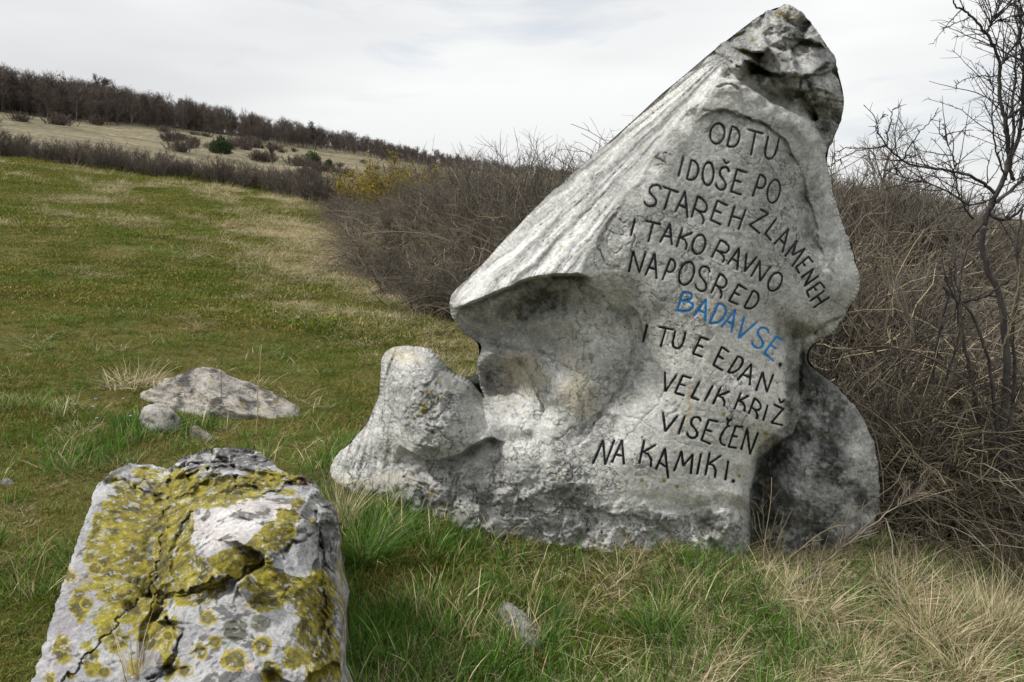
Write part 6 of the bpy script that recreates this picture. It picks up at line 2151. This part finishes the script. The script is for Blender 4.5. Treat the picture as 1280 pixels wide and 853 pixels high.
    for P, r0, r1 in limbs:
        T = Twigs(r_)
        Q = dens(P)
        T.add(Q[None], r0, r1, 6)
        mk(T, 'limb')
        u = np.linspace(0, 1, 24)
        allL.append(np.stack([np.interp(u, np.linspace(0, 1, len(Q)), Q[:, i]) for i in range(3)], -1))
    # twigs with short spurs
    A = np.stack(allL)
    w = np.array([1, 1, 1, .6, .5, .5, .4, .6, .8, .8, 1, 1, 1, .3, .4, 1.3, 1.3, 1.2])
    big = A[[0, 1, 2, 8, 9, 10, 11, 12, 15, 16, 17, 18, 19, 20, 21, 22, 23, 24, 25, 0, 15]]
    T = Twigs(r_)
    P1 = T.add(offshoots(r_, big, 260, .05, 1, .12, .55, 1.0, 9, .09, 0, .05), .0036, .0013, 4)
    P2 = T.add(offshoots(r_, P1, 800, .1, 1, .04, .18, 1.1, 5, .09), .0018, .0008)
    T.add(offshoots(r_, A, 420, .0, 1, .015, .05, 1.6, 3, .1, fall=False), .0030, .0010)
    T.add(offshoots(r_, P1, 1500, .0, 1, .01, .035, 1.6, 2, .1, fall=False), .0024, .0008)
    mk(T, 'twigs')


thorn_tree()

# single canes and stems that stand out against the right thicket
def cane(pts, Y0, Y1, r0, r1, mat, label, seed, name='bramble_cane', cat='bramble cane'):
    rng_ = np.random.default_rng(seed)
    P = np.array([at(x, y, Y0 + (Y1 - Y0) * i / (len(pts) - 1)) for i, (x, y) in enumerate(pts)])
    u = np.linspace(0, len(P) - 1, 26)
    Q = np.stack([np.interp(u, np.arange(len(P)), P[:, i]) for i in range(3)], -1)
    for _ in range(2):
        Q[1:-1] = .25 * Q[:-2] + .5 * Q[1:-1] + .25 * Q[2:]
    Q += rng_.normal(0, .003, Q.shape)
    T = Twigs(rng_)
    T.add(Q[None], r0, r1, 5)
    T.add(offshoots(rng_, Q[None], 14, .05, 1, .05, .2, 1.0, 5, .1), r1 * .7, r1 * .3)
    me = T.mesh(name, mat)
    me.transform(__import__('mathutils').Matrix.Translation(-Vector(Q[0])))
    tag(link(name, me, None, Q[0]), label, cat)


cane([(1010, 452), (1040, 444), (1080, 432), (1110, 433), (1150, 441), (1190, 462), (1225, 490), (1245, 540), (1250, 620)], 4.9, 4.7, .0055, .007, M_CANE, 'long dark arching cane running right from the waist of the carved stone', 31)
cane([(1138, 640), (1150, 590), (1168, 530), (1185, 480), (1200, 440), (1205, 400)], 4.7, 4.6, .006, .004, M_TWIG, 'pale slanting stem in the thicket right of the lower right lobe', 32, 'dead_sapling', 'dead sapling')
cane([(1165, 480), (1172, 420), (1185, 370), (1195, 340), (1190, 300)], 5.0, 5.1, .010, .006, M_BARK, 'grey upright stem left of the thorn tree trunk', 33, 'dead_sapling', 'dead sapling')
cane([(1250, 445), (1262, 410), (1270, 370), (1275, 330)], 4.5, 4.5, .005, .003, M_DEAD, 'short pale stem standing right of the thorn tree trunk', 34, 'dead_sapling', 'dead sapling')
cane([(1180, 360), (1200, 380), (1230, 372), (1262, 350)], 4.8, 4.7, .009, .006, M_BARK, 'dark bent branch lying across the thicket left of the thorn tree trunk', 35, 'dead_branch', 'branch')
cane([(470, 400), (478, 350), (495, 310), (520, 296), (545, 300)], 11.0, 10.8, .008, .005, M_BARK, 'arching cane in the middle of the brambles left of the nose of the stone', 37)

# dark ivy-like leaves at the foot of the right thicket
def low_leaves():
    r_ = np.random.default_rng(88)
    n_ = 420
    px = r_.normal(1135, 45, n_)
    py = r_.uniform(575, 690, n_)
    Yl = 4.75 + r_.uniform(-.15, .6, n_)
    c = at(px, py, Yl)
    k_ = c[:, 2] > height(c[:, 0], c[:, 1]) + .01
    c = c[k_]
    n_ = len(c)
    u = r_.normal(size=(n_, 3))
    u /= np.linalg.norm(u, axis=1)[:, None]
    v = np.cross(u, r_.normal(size=(n_, 3)))
    v /= np.linalg.norm(v, axis=1)[:, None]
    w_ = np.cross(u, v)
    s_ = r_.uniform(.010, .024, n_)[:, None]
    V = np.stack([c - u * s_, c - v * s_ * .6 + w_ * s_ * .15, c + u * s_ * 1.1, c + v * s_ * .6 + w_ * s_ * .15], 1).reshape(-1, 3)
    i = np.arange(n_) * 4
    me = mesh_from('ivy_leaves', V, np.concatenate([np.stack([i, i + 1, i + 2], -1), np.stack([i, i + 2, i + 3], -1)]), M_LEAF, False, {'val': np.repeat(r_.uniform(0, 1, n_), 4)})
    tag(link('ivy_leaves', me), kind='stuff')


low_leaves()
